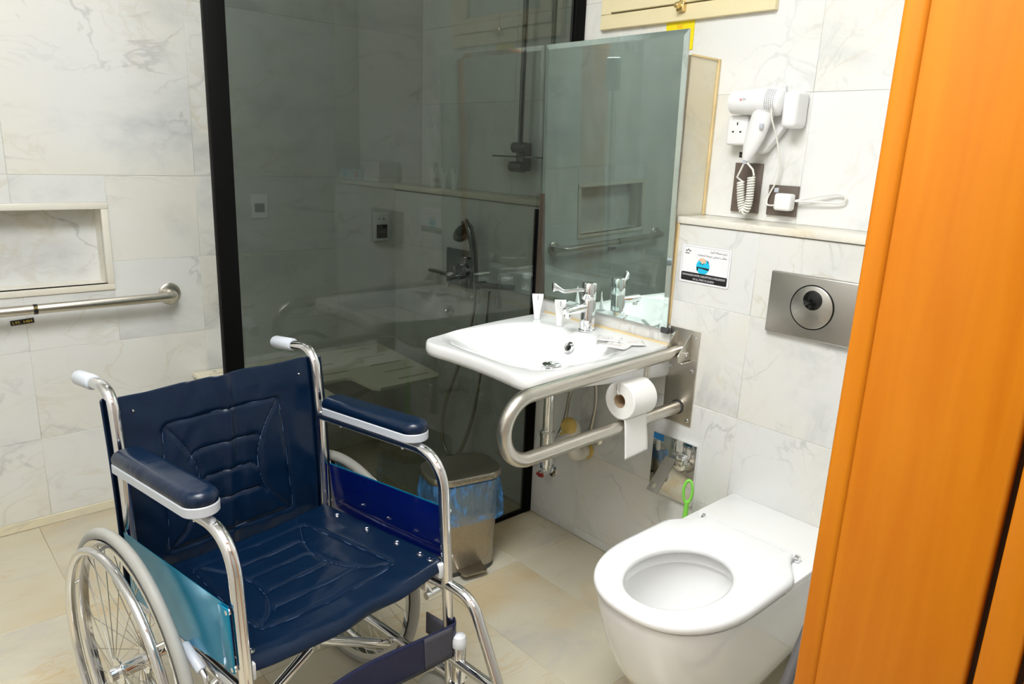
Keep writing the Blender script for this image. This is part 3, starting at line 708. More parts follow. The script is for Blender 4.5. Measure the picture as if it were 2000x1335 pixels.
arc = [(cxr - rr * math.sin(PI * k / 22), gy, czr + rr * math.cos(PI * k / 22)) for k in range(23)]
rail = rp + arc + [(-0.50, gy, 0.609), (-0.30, gy, 0.612), (-0.006, gy, 0.617)]
MB().tube(catmull(rail, 3), 0.0188, 28).build('rail', 'steel', gr)
MB().lathe([(0.0205, 0), (0.0225, 0.002), (0.0195, 0.003)], 28, at((-0.0055, gy, 0.617), '-x'), False, False).build('buffer', 'rubber', gr)
for (y, z) in ((-0.594, 0.842), (-0.672, 0.842), (-0.672, 0.74), (-0.594, 0.74), (-0.672, 0.582), (-0.594, 0.582)):
    MB().lathe([(0.0, 0.0025), (0.003, 0.0022), (0.0055, 0.0012), (0.006, 0)], 14, at((-0.0055, y, z), '-x'), False, False).build('screw', 'chrome', gr)
hd = MB(); hd.tube(smooth_path([(-0.175, gy, 0.778), (-0.175, gy, 0.735), (-0.175, gy + 0.002, 0.73)], 0.005), 0.009, 18); hd.build('holder_stem', 'steel', gr)
hd = MB(); hd.tube(smooth_path([(-0.176, gy, 0.742), (-0.176, gy, 0.7225), (-0.296, gy, 0.712), (-0.302, gy, 0.728), (-0.302, gy, 0.745)], 0.006), 0.0025, 12); hd.build('holder_wire', 'chrome', gr)

# toilet roll on its holder
tr = thing('toilet_roll', 'white toilet paper roll hanging on the grab rail, end sheet dangling', 'toilet roll', (-0.23, gy, 0.69))
def roll():
    mb = MB(); n = 48; zc = 0.692; ro, ri = 0.0535, 0.0205
    prof = [(ri, 0.0), (ro - 0.002, 0.0), (ro, 0.002), (ro, 0.100), (ro - 0.002, 0.102), (ri, 0.102)]
    rings = []
    bm = bmesh.new()
    for r, h in prof: rings.append([bm.verts.new((-0.287 + h, gy + r * math.cos(2 * PI * k / n), zc + r * math.sin(2 * PI * k / n))) for k in range(n)])
    for a, b in zip(rings, rings[1:]):
        for k in range(n): bm.faces.new((a[k], a[(k + 1) % n], b[(k + 1) % n], b[k]))
    mb.merge(bm); return mb
roll().build('paper_roll', 'paper', tr)
c = MB(); c.lathe([(0.0185, 0.0), (0.0205, 0.0), (0.0205, 0.101), (0.0185, 0.101), (0.0185, 0.0)], 36, at((-0.2865, gy, 0.692), 'x'), False, False); c.build('cardboard_tube', 'cardboard', tr)
def sheet(u, v):
    x = -0.285 + 0.098 * u; a0 = -PI * 0.62
    if v < 0.25:
        a = -PI * 0.35 - (PI * 0.27) * (v / 0.25)
        return Vector((x, gy + 0.0541 * math.cos(a), 0.692 + 0.0541 * math.sin(a)))
    t = (v - 0.25) / 0.75
    return Vector((x + 0.005 * t, gy + 0.0541 * math.cos(a0) - 0.010 * math.sin(PI * 0.5 * t) + 0.003 * math.sin(3 * t + 2 * u) * t, 0.692 + 0.0541 * math.sin(a0) - t * (0.120 - 0.010 * u)))
MB().grid(sheet, 10, 26).build('hanging_sheet', 'paper', tr, solid=0.0008)

# ------------------------------------------------------------------ sign, flush plate, bidet spray
sg = thing('water_saving_sign', 'white sticker about saving water with blue round picture and black footer', 'sign', (-0.001, -0.674, 1.06))
sg_c = (-0.674, 1.0595); sw, sh = 0.168, 0.112
def sx(x): return -(x)  # sticker's right is -Y
AXs, AYs = (0, -1, 0), (0, 0, 1); O0 = (-0.0012, sg_c[0], sg_c[1])
MB().prism(roundrect(sw, sh, 0.006, 5), 0.001, (-0.0003, sg_c[0], sg_c[1]), AXs, AYs).build('sticker', 'sign_white', sg)
k = MB(); oz = -0.0016
fr = MB(); 
def lineframe(mb, w_, h_, r, t, x):
    o = roundrect(w_, h_, r, 5); i = roundrect(w_ - 2 * t, h_ - 2 * t, r - t, 5); n = len(o)
    vs = [(x, sg_c[0] - p[0], sg_c[1] + p[1]) for p in o] + [(x, sg_c[0] - p[0], sg_c[1] + p[1]) for p in i]
    mb.faces(vs, [(a, (a + 1) % n, n + (a + 1) % n, n + a) for a in range(n)])
lineframe(fr, sw - 0.001, sh - 0.001, 0.006, 0.0005, oz); lineframe(fr, sw - 0.012, sh - 0.012, 0.005, 0.0006, oz); fr.build('border_line', 'print_grey', sg)
MB().prism([(p[0], p[1] - 0.0375) for p in roundrect(sw - 0.014, 0.025, 0.003, 3)], 0.0006, (-0.0012, sg_c[0], sg_c[1]), AXs, AYs).build('black_footer', 'sign_black', sg)
tx_ = MB(); lettering(tx_, 'RATIONALIZING WATER CONSUMPTION IS A REQUIREMENT', 0.0082, (-0.0021, sg_c[0], sg_c[1] - 0.0355), AXs, AYs, 0.145); lettering(tx_, 'WE ALL STRIVE TO ACHIEVE', 0.0082, (-0.0021, sg_c[0], sg_c[1] - 0.0465), AXs, AYs, 0.072); tx_.build('lettering', 'sign_white', sg)
MB().prism(circle(0.0225, 40, -0.006, -0.004), 0.0004, (-0.0013, sg_c[0], sg_c[1]), AXs, AYs).build('blue_disc', 'print_cyan', sg)
MB().prism([(-0.024, 0.014), (-0.014, 0.0205), (-0.002, 0.0195), (0.004, 0.012), (0.003, 0.006), (-0.004, 0.008), (-0.008, 0.002), (-0.014, 0.010)], 0.0003, (-0.0018, sg_c[0], sg_c[1]), AXs, AYs).build('picture_hand', 'print_skin', sg)
pk = MB()
pk.prism([(-0.026, -0.017), (-0.022, -0.017), (-0.021, -0.009), (0.015, -0.013), (0.015, -0.007), (-0.026, -0.006)], 0.0003, (-0.0019, sg_c[0], sg_c[1]), AXs, AYs)
pk.prism([(0.009, 0.016), (0.014, 0.008), (0.008, 0.010)], 0.0003, (-0.0019, sg_c[0], sg_c[1]), AXs, AYs)
pk.prism(circle(0.002, 12, -0.015, 0.004), 0.0003, (-0.0019, sg_c[0], sg_c[1]), AXs, AYs); pk.prism(circle(0.002, 12, -0.007, 0.003), 0.0003, (-0.0019, sg_c[0], sg_c[1]), AXs, AYs)
pk.build('picture_pipe', 'sign_black', sg)
ARAB1 = '\u062a\u0631\u0634\u064a\u062f \u0627\u0633\u062a\u0647\u0644\u0627\u0643 \u0627\u0644\u0645\u064a\u0627\u0647'
FORMS1 = '\ufe97\ufeae\ufeb7\ufef4\ufeaa \ufe8d\ufeb3\ufe98\ufeec\ufefc\ufed9 \ufe8d\ufedf\ufee4\ufef4\ufe8e\ufee9'
FORMS2 = '\ufee3\ufec4\ufee0\ufe90 \ufee7\ufeb4\ufecc\ufef0 \ufe9f\ufee4\ufef4\ufecc\ufe8e \ufedf\ufe98\ufea4\ufed8\ufef4\ufed8\ufeea'
ar = MB(); lettering(ar, FORMS1[::-1], 0.0095, (-0.0017, sg_c[0] - 0.070, sg_c[1] + 0.0385), AXs, AYs, 0.056, 'RIGHT'); lettering(ar, FORMS2[::-1], 0.0085, (-0.0017, sg_c[0] - 0.070, sg_c[1] + 0.0265), AXs, AYs, 0.096, 'RIGHT'); ar.build('arabic_lettering', 'sign_black', sg)
em = MB()
for i in range(3): em.prism(circle(0.0028, 10, -0.066 + 0.006 * i, 0.037 + (0.003 if i == 1 else 0)), 0.0003, (-0.0015, sg_c[0], sg_c[1]), AXs, AYs)
em.prism([(-0.072, 0.031), (-0.054, 0.031), (-0.056, 0.0285), (-0.070, 0.0285)], 0.0003, (-0.0015, sg_c[0], sg_c[1]), AXs, AYs); em.build('emblem', 'plate_steel', sg)

fp = thing('flush_plate', 'brushed steel flush plate with a round sensor button above the toilet', 'flush plate', (0, -1.015, 1.0)); fy, fz = -1.014, 0.9975
MB().box((-0.016, fy - 0.123, fz - 0.082), (-0.0005, fy + 0.123, fz + 0.082), 0.004, 3).build('cover_plate', 'plate_steel', fp)
MB().lathe([(0.0555, 0.0), (0.0585, 0.0), (0.0585, 0.0016), (0.0555, 0.0016)], 56, at((-0.0162, fy, fz + 0.003), '-x'), False, False).build('button_gap', 'black_gloss', fp)
MB().lathe([(0.0553, 0.0), (0.0553, 0.0034), (0.054, 0.0042), (0.0, 0.0042)], 56, at((-0.0155, fy, fz + 0.003), '-x')).build('round_button', 'plate_steel', fp)
MB().lathe([(0.0255, 0.0), (0.0255, 0.0012), (0.0245, 0.0018), (0.0, 0.0018)], 40, at((-0.0192, fy - 0.001, fz + 0.022), '-x')).build('sensor_window', 'black_gloss', fp)

bs = thing('bidet_spray_holder', 'square chrome wall plate with a slanting flap handle behind the toilet', 'bidet spray', (0, -0.641, 0.41))
MB().box((-0.012, -0.723, 0.315), (-0.0005, -0.560, 0.515), 0.002, 2).build('wall_plate', 'chrome', bs)
hb = MB(); hb.box((-0.034, -0.690, 0.448), (-0.012, -0.645, 0.474), 0.003, 2); hb.lathe([(0.026, 0.0), (0.026, 0.008), (0.022, 0.011)], 28, at((-0.012, -0.668, 0.445), '-x')); hb.build('hinge_block', 'chrome', bs)
bmh = MB(); ct = Vector((-0.036, -0.649, 0.461)); dn = (Vector((-0.110, -0.643, 0.369)) - ct).normalized(); ac = Vector((0.0, -1.0, 0.02)); ac = (ac - dn * ac.dot(dn)).normalized()
bmh.prism([(-0.0195, 0.0), (-0.0205, 0.121), (0.0205, 0.121), (0.0195, 0.0)], 0.006, ct, ac, dn, hole=[(-0.012, 0.092), (-0.012, 0.108), (0.004, 0.108), (0.004, 0.092)])
bmh.build('flap', 'plate_steel', bs)
cp = MB(); cp.box((-0.0135, -0.6, 0.492), (-0.0122, -0.5615, 0.5135), 0.0004, 1); cp.build('protective_film', simple('blue_film', (0.03, 0.22, 0.55), 0.3), bs, 'scrap of blue protective film')

# ------------------------------------------------------------------ toilet
to = thing('toilet', 'white wall hung toilet with the seat down, in front of the wooden door frame', 'toilet', (-0.36, -1.03, 0.2)); tcy = -1.03
def dshape(xf, xb, hw, n=80, e=2.35, pinch=0.0):
    """D outline: rounded front at xf (negative), straight sides to xb"""
    pts = []; L = hw * 1.32
    m = n // 2
    for k in range(m + 1):
        a = PI / 2 - PI * k / m
        c, s_ = math.cos(a), math.sin(a)
        pts.append((xf + L - L * abs(c) ** (2 / e), hw * math.copysign(abs(s_) ** (2 / e), s_)))
    q = n - m - 1
    side = q // 3
    out = pts[:]
    for k in range(1, side + 1): out.append((xf + L + (xb - xf - L) * k / side, -hw))
    bk_ = q - 2 * side
    for k in range(1, bk_ + 1): out.append((xb, -hw + 2 * hw * k / (bk_ + 1)))
    for k in range(side): out.append((xb + (xf + L - xb) * k / side, hw))
    return [Vector((x, tcy + y, 0)) for x, y in out]
def lift(L, z): return [Vector((p.x, p.y, z(p) if callable(z) else z)) for p in L]
body = MB()
lp = []
for (z, xf, hw) in ((0.095, -0.50, 0.118), (0.102, -0.545, 0.136), (0.14, -0.598, 0.150), (0.20, -0.638, 0.161), (0.26, -0.666, 0.169), (0.32, -0.689, 0.174), (0.37, -0.702, 0.177), (0.396, -0.706, 0.178), (0.402, -0.704, 0.177)):
    lp.append(lift(dshape(xf, -0.002, hw), lambda p, z=z: z + max(0.0, (0.055 * (p.x + 0.42) / 0.42)) * (1 - (z - 0.095) / 0.307) if p.x > -0.42 else z))
lp.append(lift(dshape(-0.694, -0.004, 0.168), 0.403))
def ellp(cx, cy, a, b, n=80):
    ref = dshape(-0.70, -0.002, 0.178); out = []
    for p in ref:
        t = math.atan2((p.y - tcy) / 0.178, (p.x + 0.45) / 0.25 if p.x < -0.45 else (p.x + 0.45) / 0.45)
        out.append(Vector((cx + a * math.cos(t), cy + b * math.sin(t), 0)))
    return out
for (cx, a, b, z) in ((-0.50, 0.165, 0.125, 0.403), (-0.50, 0.160, 0.120, 0.396), (-0.50, 0.160, 0.122, 0.372), (-0.50, 0.170, 0.132, 0.366), (-0.495, 0.165, 0.125, 0.33), (-0.485, 0.145, 0.105, 0.29), (-0.46, 0.11, 0.078, 0.25), (-0.44, 0.075, 0.055, 0.225), (-0.43, 0.05, 0.038, 0.21), (-0.425, 0.02, 0.015, 0.205)):
    lp.append(lift(ellp(cx, tcy, a, b), z))
body.loft(lp); body.build('bowl', 'ceramic', to, ang=50)
MB().prism([(p.x, p.y) for p in [Vector((-0.345, tcy + 0.1765, 0)), Vector((-0.345, tcy - 0.1765, 0)), Vector((-0.001, tcy - 0.177, 0)), Vector((-0.001, tcy + 0.177, 0))]][::-1], 0.018, (0, 0, 0.396), (1, 0, 0), (0, 1, 0), 0.004).build('rear_shelf', 'ceramic', to)
seat = MB()
def pinch(L):
    out = []
    for p in L:
        t = min(1.0, max(0.0, (p.x + 0.335) / 0.11)); k = 1 - 0.30 * t * t * (3 - 2 * t)
        out.append(Vector((p.x, tcy + (p.y - tcy) * k, 0)))
    return out
so = lambda d, z: lift(pinch(dshape(-0.717 + d, -0.212 - d, 0.1825 - d)), z)
def hole_l(d, z): return lift(ellp(-0.514, tcy, 0.149 + d, 0.106 + d), z)
seat.loft([hole_l(0.004, 0.410), so(0.006, 0.408), so(0.0, 0.414), so(0.0, 0.424), so(0.004, 0.431), so(0.014, 0.434), hole_l(0.022, 0.433), hole_l(0.010, 0.430), hole_l(0.002, 0.424), hole_l(0.0, 0.416), hole_l(0.004, 0.410)], False, False)
seat.build('seat', 'seat_plastic', to, ang=60)
for s in (-1, 1):
    MB().lathe([(0.0085, -0.005), (0.0095, -0.004), (0.0095, 0.004), (0.0085, 0.005)], 18, at((-0.214, tcy + s * 0.1335, 0.4225), 'y')).build('hinge', 'chrome', to)
MB().tube([(-0.214, tcy - 0.128, 0.4225), (-0.214, tcy + 0.128, 0.4225)], 0.0095, 18).build('hinge_barrel', 'seat_plastic', to)

# toilet brush
br = thing('toilet_brush', 'lime green looped toilet brush handle standing behind the toilet', 'toilet brush', (-0.075, -0.762, 0))
bx, by = -0.07, -0.745
MB().lathe([(0.0, 0.001), (0.045, 0.001), (0.048, 0.01), (0.042, 0.14), (0.038, 0.142), (0.036, 0.02), (0.0, 0.012)], 28, at((bx, by, 0)), True, False).build('holder_cup', 'white_plastic', br)
MB().tube([(bx, by, 0.02), (bx, by, 0.362)], [0.010, 0.0075], 18).build('stem', 'green', br)
ring = [(bx + 0.0105 * math.sin(t) * 0.7, by - 0.0105 * math.sin(t), 0.394 + 0.036 * math.cos(t)) for t in [2 * PI * k / 40 for k in range(40)]]
MB().tube(ring, 0.0045, 14, closed=True).build('loop_grip', 'green', br)
MB().lathe([(0.02, 0.02), (0.034, 0.03), (0.034, 0.10), (0.015, 0.11)], 24, at((bx, by, 0))).build('bristles', 'white_plastic', br)
# grey hose between toilet and door frame
mp_ = MB(); mp_.tube(catmull([(-0.86, -1.36, 0.0125), (-0.76, -1.325, 0.014), (-0.66, -1.305, 0.06), (-0.565, -1.30, 0.175), (-0.489, -1.30, 0.295), (-0.414, -1.30, 0.413), (-0.34, -1.30, 0.475), (-0.24, -1.31, 0.47), (-0.14, -1.32, 0.42), (-0.001, -1.32, 0.40)], 8), 0.0115, 18)
tag(mp_.build('flexible_hose', 'hose_grey'), 'dark grey hose rising from the floor between toilet and door frame', 'hose')

# ------------------------------------------------------------------ pedal bin and its bag
bn = thing('pedal_bin', 'brushed steel pedal bin with a flat lid in front of the glass screen', 'bin', (-0.449, -0.126, 0), math.radians(-11.8), local=True)
def rr3(w_, h_, r, z): return [Vector((p[0], p[1], z)) for p in roundrect(w_, h_, r, 8)]
mb = MB(); mb.loft([rr3(0.212, 0.152, 0.045, 0.012), rr3(0.216, 0.156, 0.045, 0.016), rr3(0.232, 0.166, 0.048, 0.322)]); mb.build('bin_body', 'bin_steel', bn)
mb = MB(); mb.loft([rr3(0.208, 0.148, 0.045, 0.001), rr3(0.217, 0.157, 0.046, 0.003), rr3(0.217, 0.157, 0.046, 0.0165)]); mb.build('plastic_base', 'rubber', bn)
mb = MB(); mb.loft([rr3(0.250, 0.180, 0.060, 0.330), rr3(0.254, 0.184, 0.062, 0.333), rr3(0.254, 0.184, 0.062, 0.347), rr3(0.248, 0.178, 0.060, 0.353), rr3(0.150, 0.115, 0.04, 0.357)]); mb.build('lid', 'bin_steel', bn)
mb = MB(); mb.prism(roundrect(0.092, 0.062, 0.014, 5, 0.005, -0.092), 0.007, (0, 0, 0.020), (1, 0, 0), (0, 1, 0), 0.0025); mb.build('pedal', 'bin_steel', bn)
bg = thing('bin_bag', 'thin blue plastic liner bag hanging over the rim of the steel bin', 'bin bag', (-0.449, -0.126, 0), math.radians(-11.8), local=True)
def bagloop(e, z, amp, drop):
    base = roundrect(0.236 + e, 0.170 + e, 0.054, 14); n = len(base); out = []
    for i, p in enumerate(base):
        a = 2 * PI * i / n
        w_ = amp * (math.sin(7 * a + 1) * 0.5 + math.sin(13 * a) * 0.35 + math.sin(23 * a + 2) * 0.25)
        l = math.hypot(*p); k = (l + w_) / l
        out.append(Vector((p[0] * k, p[1] * k, z - drop * (0.75 + 0.45 * math.sin(2 * a - 2.0) + 0.10 * math.sin(5 * a)))))
    return out
mb = MB(); mb.loft([bagloop(-0.002, 0.334, 0, 0), bagloop(0.008, 0.331, 0.001, 0), bagloop(0.014, 0.315, 0.003, 0.010), bagloop(0.020, 0.290, 0.005, 0.022), bagloop(0.023, 0.262, 0.006, 0.034), bagloop(0.022, 0.240, 0.007, 0.045)], False, False); mb.build('liner_skirt', 'film', bg)

# ------------------------------------------------------------------ hair dryer, its holder, sockets and cords
U = UP_X
dh = thing('dryer_holder', 'white wall holder with a three pin socket behind the hair dryer', 'dryer holder', (U, -0.74, 1.46))
MB().box((0.096, -0.701, 1.400), (U - 0.0005, -0.634, 1.482), 0.008, 4).build('socket_block', 'white_plastic', dh)
for (y, z, a, b) in ((-0.668, 1.459, 0.0016, 0.0042), (-0.656, 1.437, 0.0030, 0.0020), (-0.680, 1.437, 0.0030, 0.0020)):
    MB().box((0.0952, y - a, z - b), (0.0972, y + a, z + b)).build('socket_slot', 'black_gloss', dh)
MB().prism([(-0.70, 1.484), (-0.80, 1.484), (-0.80, 1.448), (-0.755, 1.385), (-0.735, 1.378), (-0.70, 1.395)], 0.03, (U - 0.0305, 0, 0), (0, 1, 0), (0, 0, 1), 0.006).build('back_plate', 'white_plastic', dh)
MB().box((0.072, -0.852, 1.447), (U - 0.0005, -0.809, 1.543), 0.014, 5).build('holder_cup', 'white_plastic', dh)
MB().lathe([(0.0025, 0), (0.003, 0.002), (0.002, 0.016)], 10, at((0.092, -0.806, 1.540))).build('hook', 'grey_plastic', dh)
hd = thing('hair_dryer', 'white hair dryer in its wall holder above the brown switch plates', 'hair dryer', (0.085, -0.74, 1.50))
MB().lathe([(0.0285, 0.0), (0.0305, 0.001), (0.031, 0.01), (0.0365, 0.085), (0.0375, 0.11), (0.0375, 0.135), (0.0365, 0.146), (0.033, 0.153), (0.024, 0.157), (0.0, 0.158)], 48, at((0.088, -0.652, 1.516), '-y')).build('barrel', 'white_plastic', hd)
gm = MB()
for row, (rr_, yy) in enumerate(((0.0378, -0.770), (0.0378, -0.776), (0.0378, -0.782), (0.0375, -0.788), (0.0369, -0.794))):
    for k in range(13):
        a = PI - 0.95 + 1.5 * k / 12 + row * 0.03
        c_ = Vector((0.088 + rr_ * math.cos(a), yy, 1.516 + rr_ * math.sin(a)))
        n_ = Vector((math.cos(a), 0, math.sin(a))); t_ = Vector((-math.sin(a), 0, math.cos(a))); s_ = Vector((0, 1, 0))
        gm.faces([c_ + n_ * 0.0003 + t_ * 0.0012 + s_ * 0.0018, c_ + n_ * 0.0003 + t_ * 0.0012 - s_ * 0.0018, c_ + n_ * 0.0003 - t_ * 0.0012 - s_ * 0.0018, c_ + n_ * 0.0003 - t_ * 0.0012 + s_ * 0.0018], [(0, 1, 2, 3)])
gv = gm.build('air_vent', 'print_grey', hd, 'grid of dark vent slots'); gv['kind'] = 'stuff'
hp = MB(); hx = 0.078
def ell_loop(c, t, rx, ry, n=28):
    t = Vector(t).normalized(); ax = Vector((1, 0, 0)); ax = (ax - t * ax.dot(t)).normalized(); ay = t.cross(ax)
    return [Vector(c) + ax * rx * math.cos(2 * PI * k / n) + ay * ry * math.sin(2 * PI * k / n) for k in range(n)]
hdir = (0, 0.036, -0.125)
hl = []
for t, rx, ry in ((0.0, 0.021, 0.031), (0.15, 0.021, 0.031), (0.45, 0.020, 0.029), (0.75, 0.017, 0.0215), (0.93, 0.013, 0.014), (0.99, 0.010, 0.010), (1.0, 0.006, 0.006)):
    hl.append(ell_loop((hx, -0.758 + 0.040 * t, 1.492 - 0.134 * t), hdir, rx, ry))
hp.loft(hl); hp.build('handle', 'white_plastic', hd)
MB().box((hx - 0.0235, -0.771, 1.443), (hx - 0.017, -0.760, 1.458), 0.002, 2).build('switch', 'grey_plastic', hd)
MB().lathe([(0.006, 0), (0.0075, 0.004), (0.0075, 0.010)], 16, at((hx, -0.7165, 1.349))).build('cord_relief', 'grey_plastic', hd)
lg_ = MB(); lettering(lg_, 'lit', 0.011, (0.0526, -0.7015, 1.5185), (0, -1, 0), (0, 0, 1), 0.010, 'LEFT'); lg_.build('lettering', 'print_grey', hd)
lg_ = MB(); lettering(lg_, 'e', 0.013, (0.0530, -0.692, 1.5180), (0, -1, 0), (0, 0, 1), 0.0065, 'LEFT'); lg_.build('lettering', 'print_red', hd)
# coiled cord
def coil_path():
    base = catmull([(0.085, -0.706, 1.300), (0.088, -0.708, 1.27), (0.09, -0.714, 1.235), (0.09, -0.722, 1.2175), (0.09, -0.733, 1.228), (0.088, -0.738, 1.26), (0.085, -0.738, 1.315)], 10)
    L = [0]
    for a, b in zip(base, base[1:]): L.append(L[-1] + (b - a).length)
    out = []; turns = 27; n = turns * 10; j = 0
    for k in range(n + 1):
        t = L[-1] * k / n
        while j < len(L) - 2 and L[j + 1] < t: j += 1
        u = (t - L[j]) / (L[j + 1] - L[j]); p = base[j].lerp(base[j + 1], u); d = (base[j + 1] - base[j]).normalized()
        ax = Vector((1, 0, 0)); ay = d.cross(ax); a = 2 * PI * turns * k / n
        out.append(p + 0.0088 * (ax * math.cos(a) + ay * math.sin(a)))
    return out
cc = coil_path()
mbc = MB(); mbc.tube([(0.078, -0.714, 1.352), (0.08, -0.704, 1.33), (0.083, -0.694, 1.312)] + cc + [(0.085, -0.745, 1.32), (0.083, -0.741, 1.335), (0.08, -0.728, 1.348), (0.079, -0.722, 1.354)], 0.0027, 8)
mbc.build('coiled_cord', 'cord_plastic', hd)
def plate(y0, y1, z0, z1, label, g):
    o = thing('switch_plate', label, 'switch plate', (U, (y0 + y1) / 2, (z0 + z1) / 2), 0, g)
    MB().box((U - 0.010, y0, z0), (U - 0.0005, y1, z1), 0.002, 2).build('cover', 'brown_plate', o); return o
p1 = plate(-0.7405, -0.652, 1.2115, 1.352, 'tall brown wall plate behind the coiled dryer cord', 'brown plates')
MB().box((U - 0.0125, -0.728, 1.24), (U - 0.0095, -0.664, 1.325), 0.001, 1).build('insert', 'brown_plate', p1)
p2 = plate(-0.857, -0.768, 1.2115, 1.2955, 'square brown socket plate with the white plug pushed in', 'brown plates')
MB().box((U - 0.0125, -0.800, 1.275), (U - 0.0095, -0.786, 1.288), 0.001, 1).build('rocker', 'grey_plastic', p2)
pg = thing('power_plug', 'white three pin plug in the square brown socket', 'plug', (0.12, -0.832, 1.25))
MB().box((0.098, -0.855, 1.228), (U - 0.011, -0.806, 1.275), 0.008, 4).build('plug_body', 'white_plastic', pg)
pc = MB(); pc.tube(catmull([(0.125, -0.857, 1.257), (0.125, -0.90, 1.268), (0.128, -0.945, 1.279), (0.13, -0.975, 1.283), (0.13, -0.992, 1.276), (0.13, -0.985, 1.262), (0.128, -0.95, 1.258), (0.124, -0.90, 1.258), (0.120, -0.86, 1.256)], 8), 0.0027, 10)
pc.build('looped_cord', 'cord_plastic', pg)
pc = MB(); pc.tube(catmull([(0.100, -0.792, 1.555), (0.062, -0.790, 1.53), (0.062, -0.789, 1.48), (0.095, -0.795, 1.42), (0.115, -0.800, 1.36), (0.125, -0.794, 1.31), (0.128, -0.778, 1.275), (0.128, -0.771, 1.255), (0.125, -0.775, 1.240), (0.118, -0.80, 1.240), (0.106, -0.822, 1.243), (0.098, -0.83, 1.250)], 8), 0.0025, 10)
pc.build('hanging_cord', 'cord_plastic', pg)
st = MB(); st.box((U - 0.0012, -0.668, 1.367), (U - 0.0002, -0.656, 1.382)); so_ = tag(st.build('wall_sticker', 'sign_black'), 'tiny black sticker under the dryer socket', 'sticker')
q = MB(); q.box((U - 0.0015, -0.666, 1.3735), (U - 0.0011, -0.658, 1.3745)); q = q.build('print', 'print_grey'); q.parent = so_
yc = MB(); yc.box((U - 0.003, -0.456, 1.677), (U - 0.0015, -0.352, 1.765), 0.0004, 1); yo = tag(yc.build('notice_card', 'yellow'), 'bright yellow card on the wall between window and mirror', 'card')
q = MB(); lettering(q, "00'", 0.016, (U - 0.0032, -0.405, 1.740), (0, -1, 0), (0, 0, 1), 0.022); q = q.build('lettering', 'print_orange'); q.parent = yo

# ------------------------------------------------------------------ niche wall: handrail, labels
hr = thing('handrail', 'long brushed steel handrail below the wall niche', 'handrail', (-1.41, 0.966, 0.797))
MB().tube(smooth_path([(-0.985, B_Y - 0.003, 0.797), (-0.985, 0.893, 0.797), (-1.835, 0.893, 0.797), (-1.835, B_Y - 0.003, 0.797)], 0.045, 10), 0.0165, 24).build('rail', 'steel', hr)
for x in (-0.985, -1.835):
    MB().lathe([(0.0385, 0.0005), (0.0385, 0.006), (0.034, 0.010), (0.018, 0.0105)], 36, at((x, B_Y, 0.797), '-y')).build('flange', 'steel', hr)
ks = MB(); ks.tube([(-1.429, 0.893, 0.797), (-1.4165, 0.893, 0.797)], 0.0169, 24, False); ks = ks.build('rail_sticker', 'sign_black', hr, 'small black and gold sticker')
ks = MB(); lettering(ks, 'Y8', 0.012, (-1.423, 0.8757, 0.8005), (1, 0, 0), (0, 0, 1)); ks.build('print', 'print_gold', hr)
lb = MB(); Rm_ = Matrix.Translation((-1.453, B_Y - 0.0012, 0.7445)) @ Matrix.Rotation(math.radians(-3.5), 4, 'Y')
lb.box((-0.0335, -0.0004, -0.0085), (0.0335, 0.001, 0.0085), mat=Rm_); lo = tag(lb.build('height_label', 'sign_black'), 'small black label with gold characters under the handrail', 'label')
q = MB(); lettering(q, 'L95  H84', 0.0125, (0, -0.0008, -0.0045), (1, 0, 0), (0, 0, 1), 0.056); q.bm.transform(Rm_); q = q.build('lettering', 'print_gold'); q.parent = lo

# ------------------------------------------------------------------ shower area behind the glass
be = thing('shower_bench', 'cream fold down shower bench with slots, behind the smoked glass', 'shower bench', (-0.53, 0.75, 0.475)); bz = 0.464
outl = [(-0.925, 0.962), (-0.925, 0.42), (-0.90, 0.395), (-0.635, 0.395), (-0.605, 0.425), (-0.60, 0.565), (-0.585, 0.58), (-0.47, 0.58), (-0.455, 0.565), (-0.45, 0.42), (-0.43, 0.395), (-0.165, 0.395), (-0.14, 0.42), (-0.09, 0.962)]
slots = []
def slot(x0, x1, y): slots.append([(x0, y - 0.006), (x1, y - 0.006), (x1 + 0.004, y), (x1, y + 0.006), (x0, y + 0.006), (x0 - 0.004, y)])
for y in (0.905, 0.785, 0.665, 0.56, 0.455): slot(-0.31, -0.17, y); slot(-0.88, -0.74, y)
for y in (0.905, 0.778, 0.656): slot(-0.54, -0.42, y)
for y in (0.905, 0.778, 0.656): slot(-0.67, -0.60, y) if False else None
MB().prism(outl[::-1], 0.012, (0, 0, bz), (1, 0, 0), (0, 1, 0), hole=slots).build('slotted_seat', 'beige_bench', be)
for x in (-0.80, -0.28):
    MB().box((x - 0.02, 0.90, bz - 0.05), (x + 0.02, 0.9655, bz - 0.001), 0.004, 1).build('hinge_bracket', 'steel', be)
    MB().tube([(x, 0.55, bz - 0.008), (x, 0.955, 0.22)], 0.010, 12).build('strut', 'steel', be)
for (x, y) in ((-0.85, 0.935), (-0.845, 0.43), (-0.2, 0.93)):
    MB().lathe([(0.0, 0.0015), (0.006, 0.0012), (0.007, 0)], 12, at((x, y, bz + 0.012))).build('screw', 'steel', be)
sr = thing('shower_riser', 'tall chrome shower rail with two control knobs behind the glass', 'shower rail', (0.1, 0.26, 1.35))
MB().tube([(0.098, 0.252, 1.335), (0.098, 0.252, 2.35)], 0.010, 16).build('riser_pipe', 'dark_chrome', sr)
MB().lathe([(0.018, -0.035), (0.020, -0.033), (0.020, 0.033), (0.018, 0.035)], 24, at((0.098, 0.252, 1.372), 'y')).build('upper_valve', 'dark_chrome', sr)
MB().lathe([(0.018, -0.035), (0.020, -0.033), (0.020, 0.033), (0.018, 0.035)], 24, at((0.098, 0.262, 1.300), 'y')).build('lower_valve', 'dark_chrome', sr)
